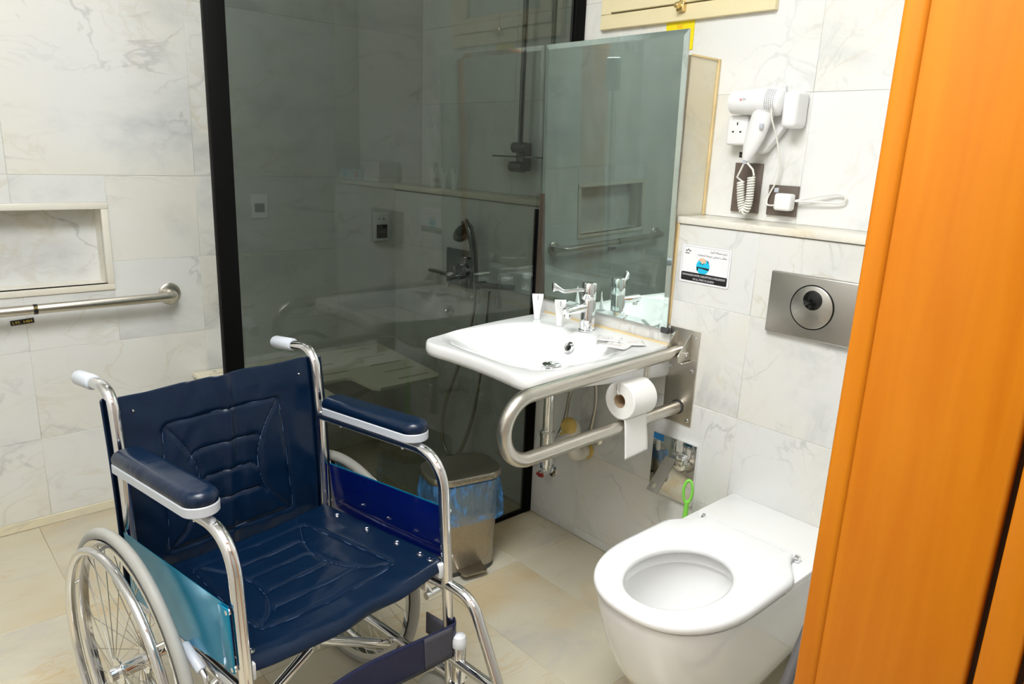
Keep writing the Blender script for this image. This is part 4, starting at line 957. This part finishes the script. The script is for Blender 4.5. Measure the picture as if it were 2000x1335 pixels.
MB().box((0.098, 0.235, 1.285), (U - 0.0005, 0.275, 1.39), 0.004, 2).build('wall_mount', 'dark_chrome', sr)
MB().box((0.085, 0.145, 1.335), (0.13, 0.40, 1.341), 0.002, 1).build('shelf_bar', 'dark_chrome', sr)
mx = thing('shower_mixer', 'square chrome shower mixer plate with lever behind the glass', 'shower mixer', (0, 0.46, 0.89))
MB().box((-0.010, 0.385, 0.815), (-0.0005, 0.560, 0.965), 0.003, 2).build('wall_plate', 'dark_chrome', mx)
MB().lathe([(0.030, 0), (0.032, 0.004), (0.032, 0.045), (0.028, 0.050)], 32, at((-0.010, 0.46, 0.875), '-x')).build('valve_body', 'dark_chrome', mx)
MB().box((-0.075, 0.44, 0.862), (-0.052, 0.60, 0.874), 0.004, 2).build('lever', 'dark_chrome', mx)
MB().box((-0.028, 0.40, 0.935), (-0.010, 0.455, 0.943), 0.002, 1).build('diverter', 'dark_chrome', mx)
hsw = thing('hand_shower', 'chrome hand shower with curved head hanging behind the glass', 'hand shower', (-0.05, 0.35, 0.95))
hm = MB(); hm.tube(catmull([(-0.045, 0.318, 0.83), (-0.047, 0.322, 0.90), (-0.05, 0.332, 0.98), (-0.052, 0.352, 1.045), (-0.055, 0.385, 1.088)], 8), [0.011 + 0.005 * (i / 32) for i in range(33)], 18); hm.build('handle', 'dark_chrome', hsw)
MB().lathe([(0.0, 0.0), (0.040, 0.002), (0.046, 0.008), (0.040, 0.018), (0.018, 0.026), (0.0, 0.027)], 36, Matrix.Translation((-0.055, 0.400, 1.048)) @ Matrix.Rotation(math.radians(122), 4, 'X')).build('spray_head', 'dark_chrome', hsw)
hh = MB(); hh.lathe([(0.016, 0), (0.016, 0.05), (0.014, 0.052)], 20, at((-0.0005, 0.318, 0.845), '-x')); hh.tube([(-0.045, 0.345, 0.845), (-0.045, 0.10, 0.872)], 0.011, 16); hh.build('holder_arm', 'dark_chrome', hsw)
ho = MB(); ho.tube(catmull([(-0.045, 0.318, 0.835), (-0.046, 0.33, 0.72), (-0.05, 0.37, 0.58), (-0.055, 0.44, 0.42), (-0.055, 0.50, 0.26), (-0.055, 0.50, 0.14), (-0.055, 0.45, 0.09), (-0.055, 0.38, 0.13), (-0.05, 0.31, 0.30), (-0.045, 0.27, 0.52), (-0.04, 0.255, 0.70), (-0.035, 0.25, 0.835)], 8), 0.0075, 12); ho.build('flexible_hose', 'steel', hsw)
cu_ = thing('control_unit', 'small white wall unit with a dark display behind the glass', 'wall unit', (-0.078, B_Y, 1.01))
MB().box((-0.116, B_Y - 0.018, 0.948), (-0.040, B_Y - 0.0005, 1.072), 0.004, 2).build('housing', 'white_plastic', cu_)
MB().box((-0.106, B_Y - 0.0195, 0.960), (-0.050, B_Y - 0.0175, 1.020), 0.001, 1).build('display', 'black_gloss', cu_)
q = MB(); lettering(q, '0 X C', 0.016, (-0.078, B_Y - 0.0199, 0.984), (1, 0, 0), (0, 0, 1), 0.034); q.build('lettering', 'print_grey', cu_)
for x in (-0.092, -0.070): MB().lathe([(0.004, 0), (0.004, 0.002), (0.0, 0.003)], 12, at((x, B_Y - 0.018, 1.045), '-y')).build('button', 'print_grey', cu_)
nb = MB(); nb.box((-0.658, B_Y - 0.004, 1.062), (-0.594, B_Y - 0.0005, 1.154), 0.001, 1); no_ = tag(nb.build('wall_notice', 'sign_white'), 'small pale rectangular notice on the far wall behind the glass', 'notice')
q = MB(); q.box((-0.646, B_Y - 0.0046, 1.085), (-0.606, B_Y - 0.0038, 1.120)); q = q.build('print', 'print_grey'); q.parent = no_
# things on the hidden end of the ledge, seen mirrored in the glass
tb = thing('tissue_box', 'white tissue box on the ledge, seen mirrored in the smoked glass', 'tissue box', (0.075, -1.195, 1.192))
MB().box((0.02, -1.265, 1.193), (0.132, -1.125, 1.285), 0.004, 2).build('carton', 'sign_white', tb)
MB().prism(roundrect(0.025, 0.085, 0.012, 5, 0.076, -1.195), 0.0008, (0, 0, 1.2848), (1, 0, 0), (0, 1, 0)).build('opening', 'print_grey', tb)
cx_ = thing('toiletry_carton', 'pale blue toiletry carton on the ledge, seen mirrored in the smoked glass', 'carton', (0.05, -1.34, 1.192))
MB().box((0.02, -1.485, 1.193), (0.07, -1.285, 1.240), 0.002, 1).build('carton', 'bluebox', cx_)
for y, m_ in ((-1.44, 'print_cyan'), (-1.33, 'print_red')): MB().prism(circle(0.015, 20), 0.0006, (0.0198, y, 1.217), (0, -1, 0), (0, 0, 1)).build('printed_emblem', m_, cx_)

# flash stand just inside the doorway: lights the ceiling, seen in the mirror
FS_XY = (-1.89, -1.40)
fs = thing('flash_stand', 'thin light stand with a grey lamp head, seen in the mirror', 'light stand', (FS_XY[0], FS_XY[1], 0)); fx, fyy = FS_XY
MB().tube([(fx, fyy, 0.12), (fx, fyy, 1.20)], 0.011, 12).tube([(fx, fyy, 1.20), (fx, fyy, 1.64)], 0.008, 12).build('pole', 'hose_grey', fs)
for k in range(3):
    a = 2.094 * k + 2.6; MB().tube([(fx, fyy, 0.42), (fx + 0.05 * math.cos(a), fyy + 0.05 * math.sin(a), 0.33), (fx + 0.17 * math.cos(a) * 0.55, fyy + 0.17 * math.sin(a) * 0.55, 0.006)], 0.007, 10).build('leg', 'hose_grey', fs)
MB().lathe([(0.035, 1.64), (0.045, 1.645), (0.045, 1.825), (0.043, 1.83)], 28, at((fx, fyy, 0))).build('lamp_head', 'light_grey_head', fs)
MB().lathe([(0.0, 1.8305), (0.040, 1.8305), (0.040, 1.836), (0.0, 1.837)], 28, at((fx, fyy, 0))).build('flash_tube', 'flash_tube', fs)

# ------------------------------------------------------------------ wheelchair (local frame: x to its left side in the picture's right, -y forward)
wc_ = thing('wheelchair', 'chrome framed wheelchair with dark blue vinyl seat and back in the foreground', 'wheelchair', (-1.2449, -0.29975, 0), math.radians(6.7817), local=True)
K, DZ = 1.06, 0.08144
def cv(s, u, z): return Vector((s * K, -u * K, z * K - DZ))
def pz(poly): return [(u * K, z * K - DZ) for u, z in poly]
def ox(s): return Vector((s, 0, 0))
SW = 0.224; TR = 0.0122
zs_ = lambda u: 0.498 + 0.085 * u
for sd_ in (-1, 1):
    S = sd_ * SW
    MB().tube(smooth_path([cv(S, 0.004, 0.25), cv(S, 0.0, 0.52), cv(S, -0.012, 0.74), cv(S, -0.030, 0.893), cv(S, -0.125, 0.881), cv(S, -0.195, 0.8735)], [0, 0, 0.052, 0], 10), TR, 22).build('back_post', 'tube_chrome', wc_)
    gp_ = MB(); d_ = (cv(S, -0.213, 0.8718) - cv(S, -0.117, 0.882)).normalized(); a_ = cv(S, -0.117, 0.8825)
    gp_.tube([a_, a_ + d_ * 0.003, a_ + d_ * 0.05, a_ + d_ * 0.080, a_ + d_ * 0.087, a_ + d_ * 0.088], [0.0145, 0.0165, 0.0165, 0.0165, 0.0145, 0.008], 24); gp_.build('push_grip', 'grey_plastic', wc_)
    MB().tube(smooth_path([cv(S, -0.010, 0.733), cv(S, 0.413, 0.762), cv(S, 0.430, 0.55), cv(S, 0.450, 0.25)], [0.075, 0.2], 14), TR, 22).build('arm_tube', 'tube_chrome', wc_)
    # armrest
    ro = MB(); PW, u0, u1 = 0.031, 0.022, 0.352
    def pad(e, h):
        out = []
        n = 14
        for k in range(n + 1):
            a = PI * k / n; out.append((math.cos(a) * (PW - e), u1 - PW + math.sin(a) * (PW - e)))
        for k in range(n + 1):
            a = PI + PI * k / n; out.append((math.cos(a) * (PW - e), u0 + 0.018 + math.sin(a) * (0.018 - e)))
        return [cv(S * 1.0 + sd_ * 0.004 + p[0], p[1], 0.7475 + 0.068 * p[1] + h) for p in out]
    ro.loft([pad(0.002, 0.0), pad(0.0, 0.002), pad(0.0, 0.017), pad(0.002, 0.019)]); ro = ro.build('armrest', 'grey_plastic', wc_, 'pale grey armrest tray with a navy cushion')
    cu2 = MB(); cu2.loft([pad(0.002, 0.017), pad(0.0005, 0.023), pad(0.0008, 0.030), pad(0.005, 0.0375), pad(0.012, 0.0415), pad(0.0165, 0.0425)]); cu2.build('arm_cushion', 'vinyl', ro, 'navy padded cushion')
    for uu in (0.07, 0.29): MB().ball(cv(S, uu, 0.7210 + 0.068 * uu), 0.0045, u=10, v=6).build('screw', 'chrome', wc_)
    # seat rail, lower rail
    MB().tube([cv(S * 0.975, 0.006, zs_(0) - 0.012), cv(S * 0.975, 0.428, zs_(0.43) - 0.012)], 0.0112, 18).build('seat_rail', 'tube_chrome', wc_)
    for uu in (0.01, 0.425): MB().box(cv(S * 0.96 - 0.010, uu + 0.008, zs_(uu) - 0.036), cv(S * 0.96 + 0.010, uu - 0.008, zs_(uu) - 0.004), 0.003, 2).build('rail_block', 'cap_plastic', wc_)
    MB().tube([cv(S, 0.004, 0.262), cv(S, 0.449, 0.268)], 0.0112, 18).build('lower_rail', 'tube_chrome', wc_)
    MB().tube([cv(S, 0.004, 0.452), cv(S, 0.436, 0.475)], 0.0112, 18).build('side_rail', 'tube_chrome', wc_)
    # skirt panel: navy plate with a teal protective film outside
    so2 = S + sd_ * 0.0125; sw2 = so2 * K
    MB().prism(pz([(0.006, 0.608), (0.418, 0.643), (0.428, 0.530), (0.25, 0.495), (0.02, 0.478)]), 0.0020, ox(sw2 - sd_ * 0.0006 - 0.001), (0, -1, 0), (0, 0, 1), 0.0006).build('skirt_panel', 'navy_panel', wc_, 'deep blue inner face of the side panel')
    MB().prism(pz([(0.006, 0.6095), (0.418, 0.6445), (0.428, 0.5285), (0.25, 0.4935), (0.02, 0.4765)]), 0.0012, ox(sw2 + sd_ * 0.0012 - 0.0006), (0, -1, 0), (0, 0, 1)).build('outer_film', 'acrylic', wc_, 'shiny teal film on the outer face')
    MB().prism(pz([(0.392, 0.641), (0.424, 0.644), (0.433, 0.530), (0.402, 0.523)]), 0.003, ox(sw2 + sd_ * 0.0033 - 0.0015), (0, -1, 0), (0, 0, 1), 0.0006).build('skirt_flange', 'acrylic', wc_)
    for (uu, zz) in ((0.419, 0.636), (0.427, 0.535)): MB().lathe([(0.0, 0.007), (0.004, 0.006), (0.0062, 0.003), (0.0062, 0)], 14, at(cv(so2 + sd_ * 0.002, uu, zz), 'x' if sd_ > 0 else '-x')).build('bolt', 'chrome', wc_)
    # hanger and footplate
    MB().tube(smooth_path([cv(S, 0.428, 0.482), cv(S, 0.508, 0.480), cv(S, 0.590, 0.315), cv(S, 0.612, 0.18)], [0.06, 0.1], 12), TR * 0.98, 20).build('leg_hanger', 'tube_chrome', wc_)
    MB().tube([cv(S, 0.447, 0.312), cv(S, 0.586, 0.308)], 0.0115, 18).build('hanger_brace', 'tube_chrome', wc_)
    fpn = MB(); fpn.prism([(p[0], p[1]) for p in roundrect(0.145, 0.16, 0.02, 5, -sd_ * 0.095 + S * K, -0.68)], 0.014, (0, 0, 0.098), (1, 0, 0), (0, 1, 0), 0.003); fpn.build('footplate', 'rubber', wc_)
    # caster
    ks_ = (S + sd_ * 0.006) * K; cyy = -0.468 * K
    MB().lathe([(0.014, 0.195), (0.0165, 0.197), (0.0165, 0.288), (0.015, 0.290)], 22, at((ks_, cyy, 0))).build('caster_housing', 'tube_chrome', wc_)
    MB().lathe([(0.0168, 0.286), (0.0175, 0.288), (0.0175, 0.302), (0.014, 0.311), (0.006, 0.314), (0.0, 0.3145)], 22, at((ks_, cyy, 0))).build('caster_cap', 'cap_plastic', wc_)
    MB().tube([cv(S, 0.447, 0.325), (ks_, cyy, 0.262)], 0.009, 12).tube([cv(S, 0.449, 0.285), (ks_, cyy, 0.22)], 0.009, 12).build('caster_bracket', 'tube_chrome', wc_)
    fk = MB()
    for w_ in (-0.019, 0.019): fk.prism([(-cyy - 0.011, 0.196), (-cyy + 0.010, 0.196), (-cyy - 0.032, 0.088), (-cyy - 0.052, 0.092)], 0.003, (ks_ + w_ + 0.0015, 0, 0), (0, -1, 0), (0, 0, 1))
    fk.box((ks_ - 0.0205, cyy - 0.012, 0.192), (ks_ + 0.0205, cyy + 0.012, 0.198), 0.002, 1); fk.build('caster_fork', 'tube_chrome', wc_)
    MB().lathe([(0.058, -0.011), (0.080, -0.014), (0.088, -0.009), (0.0900, 0.0), (0.088, 0.009), (0.080, 0.014), (0.058, 0.011)], 40, at((ks_, cyy + 0.042, 0.091), 'x'), False, False).build('caster_tyre', 'tyre', wc_)
    MB().lathe([(0.012, -0.015), (0.014, -0.012), (0.052, -0.008), (0.058, -0.011), (0.058, 0.011), (0.052, 0.008), (0.014, 0.012), (0.012, 0.015)], 36, at((ks_, cyy + 0.042, 0.091), 'x')).build('caster_hub', 'cap_plastic', wc_)
    # brake
    sb = S + sd_ * 0.022
    bk2 = MB(); bk2.tube(smooth_path([cv(sb, 0.338, 0.425), cv(sb, 0.338, 0.468), cv(sb, 0.312, 0.480)], 0.012), 0.0055, 12); bk2.prism([(u * K, z * K - DZ) for u, z in ((0.355, 0.452), (0.325, 0.447), (0.322, 0.415), (0.352, 0.418))], 0.006, ox(sb * K - 0.003), (0, -1, 0), (0, 0, 1), 0.001); bk2.build('brake_lever', 'tube_chrome', wc_)
    bg2 = MB(); a_ = cv(sb, 0.322, 0.4755); b_ = cv(sb + sd_ * 0.002, 0.262, 0.4985); bg2.tube([a_, a_.lerp(b_, 0.05), a_.lerp(b_, 0.93), b_], [0.008, 0.0098, 0.0098, 0.006], 18); bg2.build('brake_grip', 'grey_plastic', wc_)
    bs2 = MB(); bs2.tube([cv(sb, 0.335, 0.430), cv(sb + sd_ * 0.010, 0.352, 0.405)], 0.006, 12); bs2.tube([cv(sb - sd_ * 0.004, 0.350, 0.402), cv(sb + sd_ * 0.034, 0.350, 0.402)], 0.009, 14); bs2.build('brake_shoe', 'tube_chrome', wc_)
    # drive wheel
    sw_ = (0.2565 if sd_ > 0 else -0.269); uw, zw = (0.032 if sd_ > 0 else 0.066), 0.3552
    ax_ = cv(sw_, uw, zw); sw_ *= K
    rim = MB().lathe([(0.258, -0.010), (0.269, -0.0122), (0.273, -0.0122), (0.271, -0.006), (0.264, 0.0), (0.271, 0.006), (0.273, 0.0122), (0.269, 0.0122), (0.258, 0.010), (0.256, 0.0), (0.258, -0.010)], 72, at(ax_, 'x'), False, False).build('drive_wheel', 'tube_chrome', wc_, 'spoked wheel with grey tyre')
    prof = [(0.2825 + 0.0125 * math.cos(a), 0.0115 * math.sin(a)) for a in [2 * PI * k / 14 for k in range(15)]]
    MB().lathe(prof, 80, at(ax_, 'x'), False, False).build('tyre', 'tyre', rim)
    MB().lathe([(0.010, -0.045), (0.014, -0.043), (0.014, -0.030), (0.029, -0.027), (0.029, -0.023), (0.016, -0.020), (0.015, 0.0), (0.016, 0.020), (0.029, 0.023), (0.029, 0.027), (0.014, 0.030), (0.014, 0.038), (0.009, 0.041)], 28, at(ax_, 'x')).build('hub', 'tube_chrome', rim)
    MB().tube([(S * K * 0.9, ax_.y, ax_.z), ax_], 0.008, 14).build('axle', 'tube_chrome', rim)
    hs_ = sw_ + sd_ * 0.029
    circ = [(hs_, ax_.y + 0.2560 * math.cos(2 * PI * k / 72), ax_.z + 0.2560 * math.sin(2 * PI * k / 72)) for k in range(72)]
    MB().tube(circ, 0.0092, 14, closed=True).build('hand_rim', 'tube_chrome', rim)
    sp1 = None
    for k in range(18):
        if sp1 is None:
            m5 = MB()
            for (o1, ang_, a1) in ((0.025, 0.0, 0.95), (-0.025, 0.175, -0.60)):
                p0 = Vector((o1, 0.026 * math.cos(a1 + ang_), 0.026 * math.sin(a1 + ang_))); p1_ = Vector((0, 0.259 * math.cos(ang_), 0.259 * math.sin(ang_)))
                m5.tube([p0, p1_], 0.0011, 6)
            o = m5.build('spoke', 'steel', rim); sp1 = o
        else:
            o = bpy.data.objects.new('spoke', sp1.data); COL.objects.link(o); o.parent = rim
        o.location = ax_; o.rotation_euler = (2 * PI * k / 18, 0, 0)
    for k in range(6):
        a = 2 * PI * k / 6 + 0.35
        p0 = Vector((sw_ + sd_ * 0.006, ax_.y + 0.266 * math.cos(a), ax_.z + 0.266 * math.sin(a))); p1_ = Vector((hs_, ax_.y + 0.258 * math.cos(a), ax_.z + 0.258 * math.sin(a)))
        MB().tube([p0, p1_], 0.0045, 10, squash=0.5).build('rim_clip', 'rubber' if k % 2 else 'steel', rim)
# cross braces
for i, uu in enumerate((0.265, 0.13)):
    for sd_ in (-1, 1):
        MB().tube([cv(sd_ * 0.212, uu + 0.013 * sd_, 0.482 if i else 0.495), cv(-sd_ * 0.212, uu + 0.013 * sd_, 0.245)], 0.0112, 18).build('cross_brace', 'tube_chrome', wc_)
MB().lathe([(0.008, -0.028), (0.008, 0.028)], 14, at(cv(0, 0.265, 0.37), 'y')).build('brace_pivot', 'chrome', wc_)
MB().tube([cv(0.07, 0.13, 0.40), cv(0.078, 0.13, 0.30)], 0.008, 12).tube([cv(0.05, 0.135, 0.31), cv(0.105, 0.135, 0.285)], 0.009, 12).build('brace_link', 'tube_chrome', wc_)

# upholstery: quilted back and sling seat, seams pressed into the surface
def seg_d(p, a, b):
    ax_, ay_ = a; bx_, by_ = b; dx, dy = bx_ - ax_, by_ - ay_; L = dx * dx + dy * dy
    t = max(0, min(1, ((p[0] - ax_) * dx + (p[1] - ay_) * dy) / L)) if L else 0
    return math.hypot(p[0] - ax_ - t * dx, p[1] - ay_ - t * dy)
def polyd(p, lines):
    best = 9
    for L in lines:
        for a, b in zip(L, L[1:]):
            if abs(p[0] - a[0]) > 0.06 and abs(p[0] - b[0]) > 0.06 and (p[0] - a[0]) * (p[0] - b[0]) > 0: continue
            d = seg_d(p, a, b)
            if d < best: best = d
    return best
def c2(pts, n=6): return [(v.x, v.y) for v in catmull([(p[0], p[1], 0) for p in pts], n)]
# back pattern in (s, z)
SB = []
PZ = -0.016
SB.append(c2([(x, z + PZ) for x, z in [(-0.132, 0.792), (-0.127, 0.803), (-0.112, 0.807), (0.0, 0.808), (0.112, 0.807), (0.127, 0.803), (0.132, 0.792), (0.137, 0.72), (0.141, 0.62), (0.146, 0.548), (0.141, 0.537), (0.125, 0.534), (0, 0.533), (-0.125, 0.534), (-0.141, 0.537), (-0.146, 0.548), (-0.141, 0.62), (-0.137, 0.72), (-0.132, 0.792)]], 4))
for sg_ in (-1, 1): SB.append(c2([(sg_ * x, z + PZ) for x, z in [(0.126, 0.800), (0.098, 0.760), (0.076, 0.715), (0.068, 0.672), (0.075, 0.625), (0.100, 0.578), (0.136, 0.540)]], 5))
for zz, hw_ in ((0.735, 0.084), (0.672, 0.068), (0.610, 0.084)):
    zz += PZ
    SB.append(c2([(-hw_ + 0.001, zz - 0.016), (-hw_ + 0.012, zz - 0.003), (-hw_ + 0.024, zz), (0, zz), (hw_ - 0.024, zz), (hw_ - 0.012, zz - 0.003), (hw_ - 0.001, zz - 0.016)], 3))
def hnoise(x, y):
    return math.sin(31 * x + 3 * math.sin(17 * y)) * math.sin(23 * y + 2 * math.sin(29 * x))
def back_pt(s, z, extra=0.0):
    t = max(0.0, (z - 0.50) / 0.372)
    up = 0.0 - 0.030 * t * t       # posts lean back slightly
    k = s / 0.215
    u = up - 0.013 - 0.010 * (1 - k * k)
    d = polyd((s, z), SB)
    puff = 0.0020 * (1 - math.exp(-(d / 0.006) ** 2)) if abs(s) < 0.15 else 0.0020
    g = puff - 0.0022 * math.exp(-(d / 0.0022) ** 2)
    wr = 0.0016 * hnoise(s * 1.3, z * 1.2)
    fold = 0.006 * math.exp(-((s - 0.0) / 0.012) ** 2) * max(0, (z - 0.80) / 0.07) + 0.004 * math.exp(-((s + 0.06 + 0.5 * (0.87 - z)) / 0.012) ** 2) * max(0, (z - 0.79) / 0.08)
    crease = 0.0035 * math.exp(-((s - 0.006 - 0.01 * math.sin(9 * z)) / 0.009) ** 2) - 0.002 * math.exp(-((s - 0.026) / 0.012) ** 2)
    return cv(s, u + g + wr + fold + crease + extra, z)
bkm = MB()
def backfn(a, b):
    s = -0.243 + 0.486 * a; z = 0.455 + 0.415 * b
    dip = -0.006 * math.exp(-((s + 0.13) / 0.05) ** 2) - 0.004 * math.exp(-((s - 0.02) / 0.03) ** 2) + 0.002 * math.sin(40 * s)
    zz = (z + (dip * b ** 6)) * K - DZ
    raw = z + dip * b ** 6
    if abs(s) > 0.212:      # sleeve behind the post
        k = (abs(s) - 0.212) / 0.031
        t = max(0, (z - 0.5) / 0.372)
        return cv(s, -0.030 * t * t - 0.014 - 0.003 * math.sin(PI * k) + 0.012 * max(0, k - 0.7) / 0.3, raw)
    p = back_pt(s, z); return Vector((p.x, p.y, zz))
bkm.grid(backfn, 150, 116); bo_ = bkm.build('back_upholstery', 'vinyl', wc_, 'navy quilted vinyl back', ang=60, solid=0.003)
for L in SB:
    pp = [back_pt(p[0], p[1], 0.0012) for p in L]
    MB().tube(pp, 0.0009, 6).build('seam', 'seam_glint', bo_)
for sd_ in (-1, 1): MB().lathe([(0.0, 0.0016), (0.002, 0.0013), (0.0028, 0)], 12, at(back_pt(sd_ * 0.185, 0.836, 0.003), '-y')).build('stud', 'chrome', bo_)
# seat pattern in (s, u)
SS = []
SS.append(c2([(-0.135, 0.065), (-0.13, 0.052), (-0.115, 0.048), (0, 0.048), (0.115, 0.048), (0.13, 0.052), (0.135, 0.065), (0.148, 0.22), (0.152, 0.335), (0.146, 0.350), (0.13, 0.353), (0, 0.355), (-0.13, 0.353), (-0.146, 0.350), (-0.152, 0.335), (-0.148, 0.22), (-0.135, 0.065)], 4))
for sg_ in (-1, 1): SS.append(c2([(sg_ * 0.122, 0.05), (sg_ * 0.096, 0.10), (sg_ * 0.078, 0.15), (sg_ * 0.073, 0.20), (sg_ * 0.084, 0.26), (sg_ * 0.110, 0.31), (sg_ * 0.146, 0.345)], 5))
for uu, hw_ in ((0.108, 0.094), (0.168, 0.076), (0.232, 0.076), (0.295, 0.100)):
    SS.append(c2([(-hw_ + 0.002, uu + 0.012), (-hw_ + 0.012, uu + 0.002), (-hw_ + 0.02, uu), (0, uu), (hw_ - 0.02, uu), (hw_ - 0.012, uu + 0.002), (hw_ - 0.002, uu + 0.012)], 3))
def seat_pt(s, u, extra=0.0):
    k = s / 0.218
    sag = 0.022 * (1 - k * k) * (0.55 + 0.45 * min(1, u / 0.4))
    d = polyd((s, u), SS)
    g = (0.0020 * (1 - math.exp(-(d / 0.006) ** 2)) if abs(s) < 0.16 else 0.0020) - 0.002 * math.exp(-(d / 0.0022) ** 2)
    wr = 0.0012 * hnoise(s, u * 1.3)
    z = zs_(u) + 0.004 - sag + g + wr + extra
    f = max(0.0, u - 0.395)
    if f > 0: z -= 9.0 * f * f
    return cv(s, min(u, 0.395 + f * 0.9), z)
stm = MB()
def seatfn(a, b):
    s = -0.218 + 0.436 * a
    L = 0.004 + 0.450 * b
    wav = 0.004 * math.sin(19 * s + 1) + 0.003 * math.sin(41 * s)
    if L < 0.42: return seat_pt(s, L)
    p = seat_pt(s, 0.42); t = (L - 0.42) / 0.034
    return p + Vector((0, -0.010 * math.sin(t * PI / 2) + wav * t, -0.013 * t - 0.006 * (1 - math.cos(t * PI / 2))))
stm.grid(seatfn, 140, 130); so3 = stm.build('seat_upholstery', 'vinyl', wc_, 'navy quilted vinyl seat', ang=60, solid=0.004)
for L in SS:
    MB().tube([seat_pt(p[0], p[1], 0.0016) for p in L], 0.0009, 6).build('seam', 'seam_glint', so3)
for uu in (0.082, 0.195, 0.30, 0.375, 0.408):
    for sd_ in (-1, 1):
        MB().lathe([(0.0072, 0.0), (0.0085, 0.0004), (0.0082, 0.0012), (0.0062, 0.0014), (0.0046, 0.0002), (0.0042, 0.0004), (0.0034, 0.0016), (0.0, 0.0022)], 18, at(seat_pt(sd_ * 0.201, uu, 0.0018)), False, False).build('rivet', 'chrome', so3)
# calf strap between the front posts
stp = MB()
def strapfn(a, b):
    s = -0.240 + 0.480 * a; k = s / 0.235
    u = 0.462 - 0.018 * (1 - k * k) + 0.004 * math.sin(9 * a)
    if abs(s) > 0.222: u = 0.462 - 0.030 * ((abs(s) - 0.222) / 0.018) ** 2
    zc = 0.360 + 0.010 * (1 - k * k) + 0.004 * math.sin(7 * a)
    tilt_ = 0.008 * (1 - k * k)
    return cv(s, u - tilt_ * (b - 0.5), zc + 0.078 * (b - 0.5))
stp.grid(strapfn, 70, 8); sto = stp.build('calf_strap', 'strap_vinyl', wc_, 'dark blue calf strap across the front', solid=0.003)
fl2 = MB(); fl2.grid(lambda a, b: cv(0.213 - 0.006 * a, 0.436 - 0.045 * a, 0.372 + 0.050 * (b - 0.5) + 0.004 * a), 10, 4); fl2.build('strap_tail', 'velcro', sto, 'loose velcro end', solid=0.003)
vp = MB(); vp.grid(lambda a, b: strapfn(0.80 + 0.145 * a, 0.04 + 0.92 * b) + Vector((0, -0.0026, 0)), 12, 6); vp.build('velcro_patch', 'velcro', sto, solid=0.0012)

for o in bpy.data.objects:
    if '_local' in o: del o['_local']
